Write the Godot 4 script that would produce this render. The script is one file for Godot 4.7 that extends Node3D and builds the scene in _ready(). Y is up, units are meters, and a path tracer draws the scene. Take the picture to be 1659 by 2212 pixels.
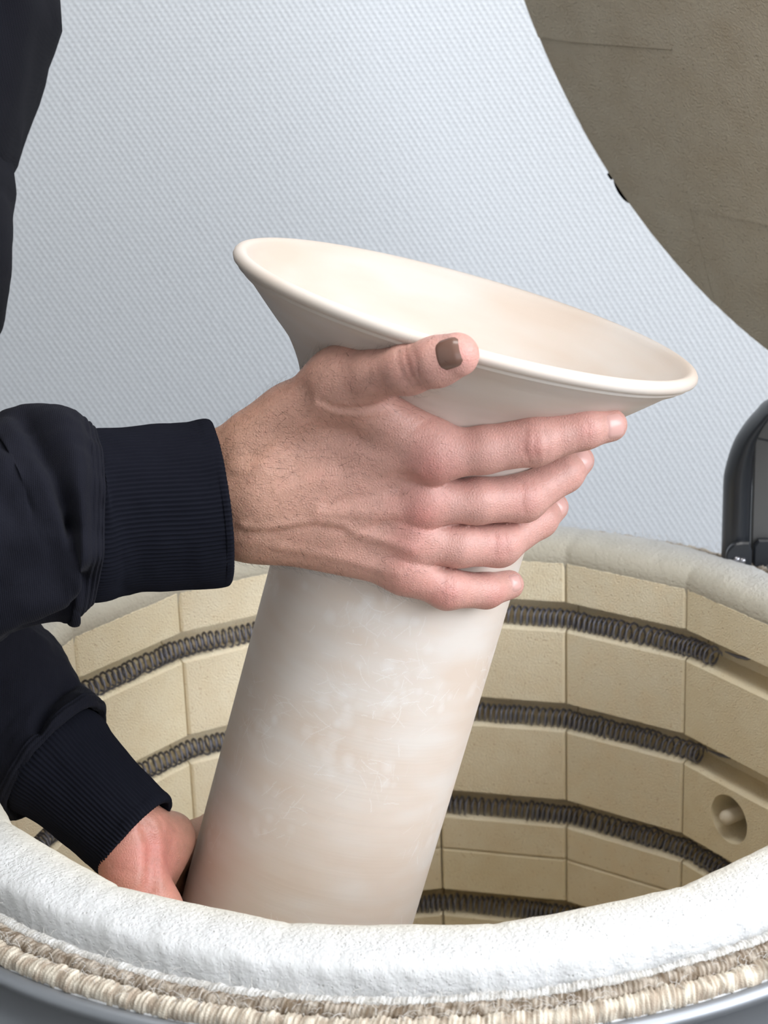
extends Node3D
# A potter lowers a tall flared clay vase into a round top-loading kiln.
# Lengths are metres. Shapes are written with y = 0 at the kiln's top; H lifts them above the floor.

const H := 0.85
const R := 0.25
const N := 17
const STEP := TAU / 17.0
const PHASE := 0.0698
const APO := R * 0.98297
const GROOVES := [-0.0425, -0.1190, -0.1948, -0.2768, -0.3530, -0.4290]
const RIM_C := Vector3(0.0329, 0.2278, 0.0114)
const AXIS := Vector3(0.2923, 0.9536, -0.0734)

var M := {}
var rng := RandomNumberGenerator.new()
var noise := FastNoiseLite.new()


func _ready() -> void:
	rng.seed = 7
	noise.seed = 11
	noise.frequency = 1.0
	noise.fractal_octaves = 3
	camera_and_light()
	materials()
	room()
	kiln()
	vase()
	person()


# ------------------------------------------------------------------ camera, sky, lamps
func camera_and_light() -> void:
	var cam := Camera3D.new()
	cam.name = "camera"
	cam.fov = 28.43
	cam.near = 0.05
	cam.far = 60.0
	var lens := CameraAttributesPhysical.new()
	lens.frustum_focal_length = 47.37
	lens.frustum_focus_distance = 1.06
	lens.frustum_near = 0.05
	lens.frustum_far = 60.0
	lens.exposure_aperture = 10.0
	cam.attributes = lens
	add_child(cam)
	cam.position = Vector3(-0.055 * R, 1.954 * R + H, 4.24 * R)
	cam.rotation_order = EULER_ORDER_YXZ
	cam.rotation_degrees = Vector3(-19.71, 0.10, -1.98)
	cam.current = true
	var we := WorldEnvironment.new()
	we.name = "environment"
	var e := Environment.new()
	var sky := Sky.new()
	var sm := ProceduralSkyMaterial.new()
	sm.sky_top_color = Color(0.62, 0.72, 0.86)
	sm.sky_horizon_color = Color(0.86, 0.9, 0.95)
	sm.ground_horizon_color = Color(0.7, 0.72, 0.72)
	sm.ground_bottom_color = Color(0.4, 0.4, 0.38)
	sm.sky_energy_multiplier = 0.7
	sky.sky_material = sm
	e.background_mode = Environment.BG_SKY
	e.sky = sky
	e.tonemap_mode = Environment.TONE_MAPPER_LINEAR
	e.tonemap_exposure = 1.1
	e.sdfgi_enabled = true
	e.ssao_enabled = true
	e.ssil_enabled = true
	we.environment = e
	add_child(we)
	# daylight of the high window in the right wall
	area("window_daylight", Vector3(1.55, 1.86, 1.0), Vector3(0, PI / 2, 0), Vector2(2.9, 1.3), Color(0.965, 0.98, 1.0), 9.7)
	# daylight of the window behind the camera
	area("front_daylight", Vector3(0.1, 1.62, 2.86), Vector3(0, 0, 0), Vector2(1.7, 1.3), Color(0.97, 0.985, 1.0), 0.95)
	# ceiling fill, added to lift the left wall and inner bricks
	area("added_ceiling_fill", Vector3(0.1, 2.63, 0.4), Vector3(-PI / 2, 0, 0), Vector2(1.2, 0.6), Color(1.0, 0.99, 0.97), 1.5)


func area(called: String, at: Vector3, turn: Vector3, size: Vector2, tint: Color, energy: float) -> void:
	var l := AreaLight3D.new()
	l.name = called
	l.area_size = size
	l.light_color = tint
	l.light_energy = energy
	l.shadow_enabled = true
	l.area_range = 12.0
	l.area_attenuation = 2.0
	add_child(l)
	l.position = at
	l.rotation = turn


# ------------------------------------------------------------------ helpers
func place(n: Node3D) -> Vector3:
	var p := Vector3.ZERO
	var k: Node = n
	while k is Node3D and k != self:
		p += k.position
		k = k.get_parent()
	return p


func thing(called: String, label: String, category: String, at: Vector3) -> Node3D:
	var o := Node3D.new()
	o.name = called
	add_child(o, true)
	o.position = at
	o.set_meta("label", label)
	o.set_meta("category", category)
	return o


func obj(called: String, mesh: Mesh, mat: Material, parent: Node3D, label := "") -> MeshInstance3D:
	var o := MeshInstance3D.new()
	o.name = called
	o.mesh = mesh
	o.material_override = mat
	o.cast_shadow = GeometryInstance3D.SHADOW_CASTING_SETTING_ON
	parent.add_child(o, true)
	o.position = Vector3(0, H, 0) - place(parent)
	if label:
		o.set_meta("label", label)
	return o


func struct(called: String, mesh: Mesh, mat: Material, parent: Node3D = self) -> MeshInstance3D:
	var o := MeshInstance3D.new()
	o.name = called
	o.mesh = mesh
	o.material_override = mat
	parent.add_child(o, true)
	if parent == self:
		o.set_meta("kind", "structure")
	return o


func grid(rows: int, cols: int, closed: bool, flip: bool, f: Callable, smooth := true, uvf = null, colf = null) -> ArrayMesh:
	# a sheet of rows x cols points; closed joins the last column to the first
	var st := SurfaceTool.new()
	st.begin(Mesh.PRIMITIVE_TRIANGLES)
	st.set_smooth_group(0 if smooth else -1)
	var cc := cols + (1 if closed else 0)
	for i in rows:
		for j in cc:
			var jj := j % cols
			if uvf != null:
				st.set_uv(uvf.call(i, j))
			if colf != null:
				st.set_color(colf.call(i, jj))
			st.add_vertex(f.call(i, jj))
	for i in rows - 1:
		for j in cc - 1:
			var a := i * cc + j
			var b := a + 1
			var c := a + cc
			var d := c + 1
			if flip:
				for k in [a, c, b, b, c, d]:
					st.add_index(k)
			else:
				for k in [a, b, c, b, d, c]:
					st.add_index(k)
	if not smooth:
		st.deindex()
	st.generate_normals()
	return st.commit()


func box(size: Vector3) -> BoxMesh:
	var b := BoxMesh.new()
	b.size = size
	return b


func prism(poly: PackedVector2Array, depth: float, bevel: float) -> ArrayMesh:
	# outline in x, y pushed along z from 0 to depth, with a chamfer at both ends
	var small := poly
	if bevel > 0.0:
		var off := Geometry2D.offset_polygon(poly, -bevel, Geometry2D.JOIN_MITER)
		if off.size() == 1 and off[0].size() == poly.size():
			small = off[0]
			# start at the vertex nearest to the outline's first one
			var best := 0
			for i in small.size():
				if small[i].distance_to(poly[0]) < small[best].distance_to(poly[0]):
					best = i
			var turned := PackedVector2Array()
			for i in small.size():
				turned.append(small[(best + i) % small.size()])
			if Geometry2D.is_polygon_clockwise(turned) != Geometry2D.is_polygon_clockwise(poly):
				turned.reverse()
			small = turned
		else:
			bevel = 0.0
	var cw := Geometry2D.is_polygon_clockwise(poly)
	var st := SurfaceTool.new()
	st.begin(Mesh.PRIMITIVE_TRIANGLES)
	st.set_smooth_group(-1)
	var rows := [[small, 0.0], [poly, bevel], [poly, depth - bevel], [small, depth]]
	var n := poly.size()
	for r in 3:
		for i in n:
			var j := (i + 1) % n
			var a := v3(rows[r][0][i], rows[r][1])
			var b := v3(rows[r][0][j], rows[r][1])
			var c := v3(rows[r + 1][0][i], rows[r + 1][1])
			var d := v3(rows[r + 1][0][j], rows[r + 1][1])
			for p in ([a, b, c, b, d, c] if cw else [a, c, b, b, c, d]):
				st.add_vertex(p)
	var tri := Geometry2D.triangulate_polygon(small)
	for k in range(0, tri.size(), 3):
		var t := [small[tri[k]], small[tri[k + 1]], small[tri[k + 2]]]
		if Geometry2D.is_polygon_clockwise(PackedVector2Array(t)):
			t.reverse()
		# t runs anticlockwise as seen from +z
		for q in [t[0], t[1], t[2]]:
			st.add_vertex(v3(q, 0.0))
		for q in [t[0], t[2], t[1]]:
			st.add_vertex(v3(q, depth))
	st.generate_normals()
	return st.commit()


func v3(p: Vector2, z: float) -> Vector3:
	return Vector3(p.x, p.y, z)


func turned(mesh: Mesh, t: Transform3D) -> ArrayMesh:
	var st := SurfaceTool.new()
	st.begin(Mesh.PRIMITIVE_TRIANGLES)
	for s in mesh.get_surface_count():
		st.append_from(mesh, s, t)
	return st.commit()


func lathe(profile: Array, cols: int, flip: bool, wobble = null, colf = null) -> ArrayMesh:
	# profile of [radius, height] about the kiln's axis
	return grid(profile.size(), cols, true, flip, func(i: int, j: int) -> Vector3:
		var a := TAU * j / cols
		var p: Array = profile[i]
		var q := Vector2(p[0], p[1])
		if wobble != null:
			q = wobble.call(q, a, i)
		return Vector3(q.x * sin(a), q.y, -q.x * cos(a)), true, null, colf)


func tube(path: Array, radius: float, sides: int, closed := false) -> ArrayMesh:
	var n := path.size()
	return grid(n + (1 if closed else 0), sides, true, true, func(i: int, j: int) -> Vector3:
		var k := i % n
		var a: Vector3 = path[(k - 1 + n) % n] if closed else path[maxi(k - 1, 0)]
		var b: Vector3 = path[(k + 1) % n] if closed else path[mini(k + 1, n - 1)]
		var d := (b - a).normalized()
		var up := Vector3.UP if absf(d.y) < 0.9 else Vector3.RIGHT
		var s := d.cross(up).normalized()
		var w := s.cross(d)
		var t := TAU * j / sides
		var r := radius * (1.0 if closed or (i > 0 and i < n - 1) else 0.35)
		return path[k] + (s * cos(t) + w * sin(t)) * r)


func catmull(a: float, b: float, c: float, d: float, t: float) -> float:
	return 0.5 * (2.0 * b + (c - a) * t + (2.0 * a - 5.0 * b + 4.0 * c - d) * t * t + (3.0 * b - a - 3.0 * c + d) * t * t * t)


# ------------------------------------------------------------------ materials
func tex(img: Image) -> ImageTexture:
	return ImageTexture.create_from_image(img)


func mat(c: Color, rough: float, metal := 0.0) -> StandardMaterial3D:
	var m := StandardMaterial3D.new()
	m.albedo_color = c
	m.roughness = rough
	m.metallic = metal
	return m


func relief(m: StandardMaterial3D, t: Texture2D, centimetres: float) -> void:
	m.heightmap_enabled = true
	m.heightmap_texture = t
	m.heightmap_scale = centimetres


func tri(m: StandardMaterial3D, per_metre: Vector3) -> void:
	m.uv1_triplanar = true
	m.uv1_scale = per_metre


func grain(size: int, freq: float, octaves: int, s: int) -> Image:
	var f := FastNoiseLite.new()
	f.noise_type = FastNoiseLite.TYPE_SIMPLEX_SMOOTH
	f.seed = s
	f.frequency = freq
	f.fractal_octaves = octaves
	return f.get_seamless_image(size, size)


func dab(im: Image, x: int, y: int, r: float, c: Color, force: float) -> void:
	var w := im.get_width()
	var h := im.get_height()
	var n := int(ceil(r))
	for dy in range(-n, n + 1):
		for dx in range(-n, n + 1):
			var d := sqrt(dx * dx + dy * dy) / maxf(r, 0.01)
			if d < 1.0:
				var px := posmod(x + dx, w)
				var py := posmod(y + dy, h)
				im.set_pixel(px, py, im.get_pixel(px, py).lerp(c, force * (1.0 - d * d)))


func gritty(s: int, pits: int, grit: int, pit_r: float, freq := 0.06) -> Image:
	# relief of a porous refractory: soft grain, sunken pores, raised grit
	var im := grain(512, freq, 4, s)
	im.convert(Image.FORMAT_RGB8)
	im.adjust_bcs(1.0, 0.55, 1.0)
	var r := RandomNumberGenerator.new()
	r.seed = s
	for i in pits:
		dab(im, r.randi() % 512, r.randi() % 512, r.randf_range(0.8, pit_r), Color.BLACK, r.randf_range(0.3, 0.9))
	for i in grit:
		dab(im, r.randi() % 512, r.randi() % 512, r.randf_range(0.8, pit_r * 0.8), Color.WHITE, r.randf_range(0.3, 0.8))
	return im


func stained(base: Color, other: Color, s: int, spots: int, spot: Color, force: float) -> Image:
	var n := grain(512, 0.008, 4, s)
	var im := Image.create(512, 512, false, Image.FORMAT_RGB8)
	for y in 512:
		for x in 512:
			im.set_pixel(x, y, base.lerp(other, n.get_pixel(x, y).r))
	var r := RandomNumberGenerator.new()
	r.seed = s + 1
	for i in spots:
		dab(im, r.randi() % 512, r.randi() % 512, r.randf_range(0.7, 2.6), spot, r.randf_range(0.1, 1.0) * force)
	return im


func materials() -> void:
	# wall covering: glass-fibre weave under white paint
	var wv := Image.create(300, 475, false, Image.FORMAT_RGB8)
	var jit := grain(512, 0.03, 3, 5)
	for y in 475:
		for x in 300:
			var row := y / 19.0
			var col: float = x / 30.0 - 0.4 * floorf(row) - 0.12 * (row - floorf(row))
			var fx := absf(fposmod(col, 1.0) - 0.5) * 2.0
			var fy := absf(fposmod(row, 1.0) - 0.5) * 2.0
			var bump := (1.0 - fx * fx) * (0.15 + 0.85 * (1.0 - fy * fy * fy))
			var g := jit.get_pixel(x, y).r
			var thread := 0.12 * sin(TAU * x / 7.5)
			var v := clampf(0.12 + bump * (0.45 + 0.5 * g) + thread * 0.35 + 0.12 * g, 0, 1)
			wv.set_pixel(x, y, Color(v, v, v))
	M.wall = mat(Color(0.80, 0.815, 0.836), 0.6)
	relief(M.wall, tex(wv), 0.052)
	tri(M.wall, Vector3(1 / 0.057, 1 / 0.097, 1 / 0.057))
	M.plaster = mat(Color(0.72, 0.72, 0.71), 0.8)
	M.floor = mat(Color(0.42, 0.41, 0.39), 0.5)
	M.floor.albedo_texture = tex(stained(Color(0.95, 0.95, 0.95), Color(0.8, 0.8, 0.8), 3, 200, Color(0.6, 0.6, 0.6), 0.5))
	tri(M.floor, Vector3.ONE)
	M.frame = mat(Color(0.9, 0.9, 0.9), 0.35)
	M.glass = mat(Color(0.9, 0.95, 1.0, 0.06), 0.02)
	M.glass.transparency = BaseMaterial3D.TRANSPARENCY_ALPHA
	M.panel = mat(Color(0.95, 0.95, 0.95), 0.5)
	M.panel.emission_enabled = true
	M.panel.emission = Color(1, 0.99, 0.97)
	M.panel.emission_energy_multiplier = 1.0
	# refractory brick, three tones
	var bh := tex(gritty(21, 1100, 900, 3.0, 0.16))
	M.brick = []
	for k in 3:
		var b := mat(Color.WHITE, 0.95)
		b.albedo_texture = tex(stained([Color(0.98, 0.935, 0.83), Color(0.97, 0.93, 0.83), Color(0.98, 0.935, 0.82)][k], [Color(0.96, 0.90, 0.78), Color(0.965, 0.905, 0.785), Color(0.955, 0.895, 0.765)][k], 31 + k, 420, Color(0.62, 0.46, 0.27), 0.8))
		relief(b, bh, 0.11)
		tri(b, Vector3.ONE * 9.0)
		M.brick.append(b)
	M.coat = mat(Color.WHITE, 0.9)
	M.coat.vertex_color_use_as_albedo = true
	M.coat.albedo_texture = tex(stained(Color(0.785, 0.787, 0.79), Color(0.755, 0.757, 0.757), 41, 330, Color(0.52, 0.50, 0.47), 0.65))
	relief(M.coat, tex(gritty(42, 700, 900, 3.4)), 0.10)
	tri(M.coat, Vector3.ONE * 9.0)
	M.lid_brick = mat(Color.WHITE, 0.95)
	M.lid_brick.albedo_texture = tex(stained(Color(0.775, 0.74, 0.665), Color(0.715, 0.665, 0.58), 51, 600, Color(0.40, 0.34, 0.27), 0.7))
	relief(M.lid_brick, tex(gritty(52, 900, 800, 3.4, 0.12)), 0.22)
	tri(M.lid_brick, Vector3.ONE * 7.0)
	M.coil = mat(Color(0.47, 0.47, 0.51), 0.45, 0.15)
	M.steel = mat(Color(0.60, 0.615, 0.64), 0.45, 0.75)
	M.dark = mat(Color(0.17, 0.18, 0.20), 0.32)
	M.grey = mat(Color(0.36, 0.36, 0.36), 0.45)
	M.bolt = mat(Color(0.62, 0.62, 0.64), 0.25, 0.9)
	M.rod = mat(Color(0.88, 0.84, 0.76), 0.6)
	M.red = mat(Color(0.75, 0.2, 0.18), 0.4)
	M.rope = mat(Color.WHITE, 0.95)
	M.rope.vertex_color_use_as_albedo = true
	relief(M.rope, tex(grain(256, 0.12, 3, 8)), 0.05)
	tri(M.rope, Vector3.ONE * 40.0)
	# clay
	M.clay = mat(Color.WHITE, 0.62)
	M.clay.albedo_texture = tex(clay_image())
	var rows := Image.create(8, 1024, false, Image.FORMAT_RGB8)
	for y in 1024:
		var v := clampf(0.5 + 0.5 * noise.get_noise_1d(y * 0.02) + 0.12 * noise.get_noise_1d(y * 0.2 + 50.0), 0, 1)
		rows.fill_rect(Rect2i(0, y, 8, 1), Color(v, v, v))
	relief(M.clay, tex(rows), 0.016)
	# skin
	M.skin = mat(Color.WHITE, 0.48)
	M.skin.vertex_color_use_as_albedo = true
	M.skin.subsurf_scatter_enabled = true
	M.skin.subsurf_scatter_strength = 0.08
	var pores := FastNoiseLite.new()
	pores.noise_type = FastNoiseLite.TYPE_CELLULAR
	pores.cellular_return_type = FastNoiseLite.RETURN_DISTANCE2_SUB
	pores.frequency = 0.06
	pores.fractal_octaves = 2
	var pi := pores.get_seamless_image(512, 512)
	relief(M.skin, tex(pi), 0.035)
	tri(M.skin, Vector3.ONE * 22.0)
	M.nail = mat(Color(0.81, 0.635, 0.605), 0.3)
	M.thumbnail = mat(Color(0.46, 0.345, 0.30), 0.22)
	M.hair = mat(Color(0.12, 0.09, 0.07), 0.6)
	# sweatshirt
	M.jersey = mat(Color(0.10, 0.102, 0.128), 0.9)
	M.jersey.metallic_specular = 0.12
	M.jersey.rim_enabled = true
	M.jersey.rim = 0.08
	M.jersey.rim_tint = 0.3
	var knit := Image.create(128, 128, false, Image.FORMAT_RGB8)
	for y in 128:
		for x in 128:
			var v := 0.5 + 0.5 * sin(TAU * x / 8.0) * absf(sin(TAU * (y + x * 0.5) / 16.0))
			knit.set_pixel(x, y, Color(v, v, v))
	relief(M.jersey, tex(knit), 0.02)
	tri(M.jersey, Vector3.ONE * 62.0)
	M.ribbing = mat(Color(0.088, 0.092, 0.12), 0.92)
	M.ribbing.metallic_specular = 0.12
	M.ribbing.rim_enabled = true
	M.ribbing.rim = 0.06
	M.trousers = mat(Color(0.10, 0.11, 0.14), 0.9)
	M.shoe = mat(Color(0.08, 0.08, 0.08), 0.6)


func clay_image() -> Image:
	# dried porcelain: throwing bands and pale dry scuffs (u runs round the vase, v down it)
	var w := 1024
	var h := 1024
	var im := Image.create(w, h, false, Image.FORMAT_RGB8)
	var f := FastNoiseLite.new()
	f.seed = 3
	f.frequency = 1.0
	f.fractal_octaves = 3
	for y in h:
		for x in w:
			var a := TAU * x / w
			var n := f.get_noise_3d(cos(a) * 0.9, sin(a) * 0.9, y * 0.010)
			var n2 := f.get_noise_3d(cos(a) * 0.9 + 9.0, sin(a) * 0.9, y * 0.022)
			var c := Color(0.825, 0.762, 0.71).lerp(Color(0.845, 0.812, 0.785), clampf(0.5 + 0.7 * n + 0.6 * n2, 0, 1))
			im.set_pixel(x, y, c)
	var r := RandomNumberGenerator.new()
	r.seed = 19
	var dry := Color(0.91, 0.90, 0.895)
	for cluster in 70:
		var cx := r.randf() * w
		var cy := r.randf_range(300, 1010)
		var lean := r.randfn() * 0.8
		for k in 7:
			dab(im, int(cx + r.randfn() * 22.0), int(clampf(cy + r.randfn() * 16.0, 260, 1000)), r.randf_range(5, 15), dry, r.randf_range(0.08, 0.32))
		for k in 22:
			var x := cx + r.randfn() * 26.0
			var y := cy + r.randfn() * 20.0
			var dir := lean + r.randfn() * 0.6
			var bend := r.randfn() * 0.02
			var force := r.randf_range(0.1, 0.5)
			for q in r.randi_range(5, 32):
				x += cos(dir)
				y += sin(dir)
				dir += bend
				var px := posmod(int(x), w)
				var py := clampi(int(y), 0, h - 1)
				im.set_pixel(px, py, im.get_pixel(px, py).lerp(dry, force))
	return im


# ------------------------------------------------------------------ room
func room() -> void:
	var m: StandardMaterial3D = M.wall
	var b := struct("wall_back", box(Vector3(4.6, 2.8, 0.12)), m)
	b.position = Vector3(0.1, 1.4, -0.81)
	var l := struct("wall_left", box(Vector3(0.12, 2.8, 3.9)), M.plaster)
	l.position = Vector3(-2.1, 1.4, 1.08)
	var f := struct("floor", box(Vector3(4.6, 0.1, 3.9)), M.floor)
	f.position = Vector3(0.1, -0.05, 1.08)
	var c := struct("ceiling", box(Vector3(4.6, 0.12, 3.9)), M.plaster)
	c.position = Vector3(0.1, 2.76, 1.08)
	# right wall with a window opening z -0.47..2.47, y 1.19..2.53
	var wr := struct("wall_right", pierced(-0.87, 3.03, -0.47, 2.47, 1.19, 2.53), M.plaster)
	wr.transform = Transform3D(Basis(Vector3.UP, -PI / 2), Vector3(1.6, 0, 0))
	# front wall with a window opening
	var wf := struct("wall_front", pierced(-2.2, 2.4, -0.77, 0.97, 0.95, 2.28), M.plaster)
	wf.position = Vector3(0, 0, 2.91)
	window("window_1", 2.94, 1.34, Transform3D(Basis(Vector3.UP, -PI / 2), Vector3(1.66, 1.86, 1.0)))
	window("window_2", 1.74, 1.33, Transform3D(Basis(), Vector3(0.1, 1.615, 2.97)))
	var p := thing("added_ceiling_lamp", "flat white rectangular fill light panel added on the ceiling, out of view", "light", Vector3(0.1, 2.7, 0.4))  # unseen lamp, added to brighten the wall and kiln lining
	var fr := struct("frame", box(Vector3(1.26, 0.05, 0.66)), M.frame, p)
	fr.position = Vector3(0, -0.025, 0)
	var df := struct("diffuser", box(Vector3(1.2, 0.012, 0.6)), M.panel, p)
	df.position = Vector3(0, -0.05, 0)


func pierced(x0: float, x1: float, a0: float, a1: float, y0: float, y1: float) -> ArrayMesh:
	var st := SurfaceTool.new()
	st.begin(Mesh.PRIMITIVE_TRIANGLES)
	for q in [[x0, a0, 0.0, 2.8], [a1, x1, 0.0, 2.8], [a0, a1, 0.0, y0], [a0, a1, y1, 2.8]]:
		var s := Vector3(q[1] - q[0], q[3] - q[2], 0.12)
		st.append_from(box(s), 0, Transform3D(Basis(), Vector3((q[0] + q[1]) / 2, (q[2] + q[3]) / 2, 0.06)))
	return st.commit()


func window(called: String, w: float, h: float, t: Transform3D) -> void:
	var st := SurfaceTool.new()
	st.begin(Mesh.PRIMITIVE_TRIANGLES)
	for q in [[0.0, h / 2 - 0.03, w, 0.06], [0.0, -h / 2 + 0.03, w, 0.06], [-w / 2 + 0.03, 0.0, 0.06, h], [w / 2 - 0.03, 0.0, 0.06, h], [0.0, 0.0, 0.05, h]]:
		st.append_from(box(Vector3(q[2], q[3], 0.06)), 0, Transform3D(Basis(), Vector3(q[0], q[1], 0)))
	var o := struct(called, st.commit(), M.frame)
	o.transform = t
	for s in [-1, 1]:
		var g := struct("pane", box(Vector3(w / 2 - 0.07, h - 0.1, 0.006)), M.glass, o)
		g.position = Vector3(s * w / 4, 0, 0)


# ------------------------------------------------------------------ kiln
func facet(k: int) -> Basis:
	# columns: tangent, up, outward
	var a := PHASE + (k + 0.5) * STEP
	return Basis(Vector3(cos(a), 0, sin(a)), Vector3.UP, Vector3(sin(a), 0, -cos(a)))


func brick_mesh(top: float, bottom: float, grooves: Array, back: float, closed_ends: bool) -> ArrayMesh:
	var prof := [[0.0, top]]
	for g in grooves:
		prof.append_array([[0.0, g], [0.003, g - 0.0012], [0.021, g - 0.0005], [0.0262, g - 0.005], [0.0265, g - 0.0155], [0.022, g - 0.0212], [0.004, g - 0.0214], [0.0, g - 0.0230]])
	prof.append([0.0, bottom + 0.0012])
	prof.append([0.001, bottom])
	prof[0] = [0.001, top]
	prof.insert(1, [0.0, top - 0.0012])
	var tn := tan(PI / N)
	var rows: Array = []
	for p in prof:
		var r: float = p[0]
		var xf := (APO + r) * tn
		var xb := (APO + back) * tn - 0.0002
		var c := 0.0012 if r < 0.002 else 0.0004
		rows.append([Vector3(-xf + 0.00035, p[1], APO + r + c), Vector3(-xf + c + 0.0006, p[1], APO + r), Vector3(xf - c - 0.0006, p[1], APO + r), Vector3(xf - 0.00035, p[1], APO + r + c), Vector3(xb, p[1], APO + back), Vector3(-xb, p[1], APO + back)])
	var st := SurfaceTool.new()
	st.begin(Mesh.PRIMITIVE_TRIANGLES)
	st.set_smooth_group(-1)
	for i in rows.size() - 1:
		for j in 6:
			var a: Vector3 = rows[i][j]
			var b: Vector3 = rows[i][(j + 1) % 6]
			var c: Vector3 = rows[i + 1][j]
			var d: Vector3 = rows[i + 1][(j + 1) % 6]
			for q in [a, c, b, b, c, d]:
				st.add_vertex(q)
	if closed_ends:
		for e in [0, rows.size() - 1]:
			var o: Array = rows[e]
			for k in [1, 2, 3, 4]:
				for q in ([o[0], o[k], o[k + 1]] if e == 0 else [o[0], o[k + 1], o[k]]):
					st.add_vertex(q)
	st.generate_normals()
	return st.commit()


func kiln() -> void:
	var k := thing("kiln", "round top-loading kiln lined with cream bricks and dark heating coils, its lid raised", "kiln", Vector3.ZERO)
	var back := 0.039
	var hj := -0.2433
	var up := brick_mesh(-0.0132, hj + 0.0004, GROOVES.slice(0, 3), back, true)
	var low := brick_mesh(hj - 0.0004, -0.49, GROOVES.slice(3, 6), back, true)
	for i in N:
		for lower in [false, true]:
			var mesh: Mesh = low if lower else up
			var b := facet(i)
			var tone: Material = M.brick[(i * 7 + (1 if lower else 0) * 2) % 3]
			if i == 2 and not lower:
				# this brick is drilled for the thermocouple
				var bm := CSGMesh3D.new()
				bm.name = "brick"
				var solid := up
				bm.mesh = solid
				bm.material = tone
				var cut := CSGCylinder3D.new()
				cut.name = "bore"
				cut.radius = 0.0172
				cut.height = 0.2
				cut.sides = 40
				cut.operation = CSGShape3D.OPERATION_SUBTRACTION
				cut.material = tone
				cut.rotation.x = PI / 2
				cut.position = Vector3(0.0007, -0.1642, APO + 0.03)
				bm.add_child(cut)
				k.add_child(bm, true)
				bm.transform = Transform3D(b, Vector3(0, H, 0))
				continue
			var o := obj("brick", mesh, tone, k)
			o.basis = b
	# coat of white cement over the top course
	var prof := [[0.2510, -0.030], [0.2484, -0.0165], [0.2477, -0.0130], [0.2488, -0.0080], [0.2512, -0.0042], [0.2545, -0.0018], [0.259, -0.0006], [0.264, 0.0], [0.270, 0.0002], [0.276, 0.0], [0.282, -0.0006], [0.2865, -0.0016], [0.2890, -0.0038], [0.2902, -0.0075], [0.291, -0.0125], [0.2925, -0.0185], [0.3175, -0.0195], [0.3175, -0.03]]
	# the cement thins out to the bare cream brick at the inner edge; cream reaches further out at the back
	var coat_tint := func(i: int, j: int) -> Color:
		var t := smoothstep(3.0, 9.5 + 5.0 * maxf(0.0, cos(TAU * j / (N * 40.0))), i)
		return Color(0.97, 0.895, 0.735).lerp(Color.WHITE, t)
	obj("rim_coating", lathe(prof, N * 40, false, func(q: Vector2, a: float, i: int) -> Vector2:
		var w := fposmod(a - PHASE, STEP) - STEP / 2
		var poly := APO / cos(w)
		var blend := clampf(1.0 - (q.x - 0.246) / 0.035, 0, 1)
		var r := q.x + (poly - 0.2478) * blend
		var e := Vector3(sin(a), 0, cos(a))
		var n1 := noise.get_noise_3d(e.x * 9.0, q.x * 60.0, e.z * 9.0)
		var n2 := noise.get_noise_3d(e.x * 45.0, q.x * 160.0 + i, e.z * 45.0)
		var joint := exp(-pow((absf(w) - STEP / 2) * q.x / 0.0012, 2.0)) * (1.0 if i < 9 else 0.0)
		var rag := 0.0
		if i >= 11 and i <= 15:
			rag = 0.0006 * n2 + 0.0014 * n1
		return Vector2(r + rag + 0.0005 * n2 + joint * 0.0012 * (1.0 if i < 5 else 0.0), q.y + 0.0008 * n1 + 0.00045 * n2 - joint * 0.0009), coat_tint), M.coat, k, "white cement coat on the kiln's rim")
	# braided fibre gasket: three plaits lying on the ledge
	var white := Color(0.62, 0.62, 0.61)
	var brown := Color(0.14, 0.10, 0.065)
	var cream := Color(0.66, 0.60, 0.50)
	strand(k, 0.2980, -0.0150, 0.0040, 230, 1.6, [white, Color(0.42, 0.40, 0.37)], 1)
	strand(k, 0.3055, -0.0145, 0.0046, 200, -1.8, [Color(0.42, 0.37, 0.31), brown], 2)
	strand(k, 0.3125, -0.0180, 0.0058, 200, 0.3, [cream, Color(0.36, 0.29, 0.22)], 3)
	# stray fibres standing off the gasket
	var fb := SurfaceTool.new()
	fb.begin(Mesh.PRIMITIVE_TRIANGLES)
	var fr := RandomNumberGenerator.new()
	fr.seed = 77
	for i in 2600:
		var fa := fr.randf() * TAU
		var rad := Vector3(sin(fa), 0, -cos(fa))
		var q := rad * fr.randf_range(0.2955, 0.3165) + Vector3(0, fr.randf_range(-0.0125, -0.0095), 0)
		var d := (Vector3(cos(fa), 0, sin(fa)) * fr.randfn() + rad * fr.randfn() * 0.6 + Vector3(0, fr.randf_range(0.0, 0.7), 0)).normalized()
		var ln := fr.randf_range(0.003, 0.008)
		var sd := d.cross(Vector3.UP).normalized() * 0.00011
		var rise := Vector3(0, 0.00011, 0)
		var m := q + d * ln * 0.5 + Vector3(0, 0.0006, 0)
		var e := q + d * ln - Vector3(0, 0.0010, 0)
		for seg in [[q, m], [m, e]]:
			var ring := [sd, -sd, rise]
			for c in 3:
				var n2: Vector3 = ring[(c + 1) % 3]
				var n1: Vector3 = ring[c]
				for w in [seg[0] + n1, seg[1] + n1, seg[0] + n2, seg[0] + n2, seg[1] + n1, seg[1] + n2]:
					fb.set_color(Color(0.58, 0.56, 0.53))
					fb.set_normal(Vector3.UP)
					fb.add_vertex(w)
	obj("gasket_fibre", fb.commit(), M.rope, k).set_meta("kind", "stuff")
	# steel jacket with a rolled top edge
	var jk := [[0.3165, -0.03], [0.3165, -0.0185]]
	for i in 13:
		var t := -0.35 * PI + PI * 1.2 * (1.0 - i / 12.0)
		jk.append([0.3200 + 0.0042 * cos(t), -0.0235 + 0.0042 * sin(t)])
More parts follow.
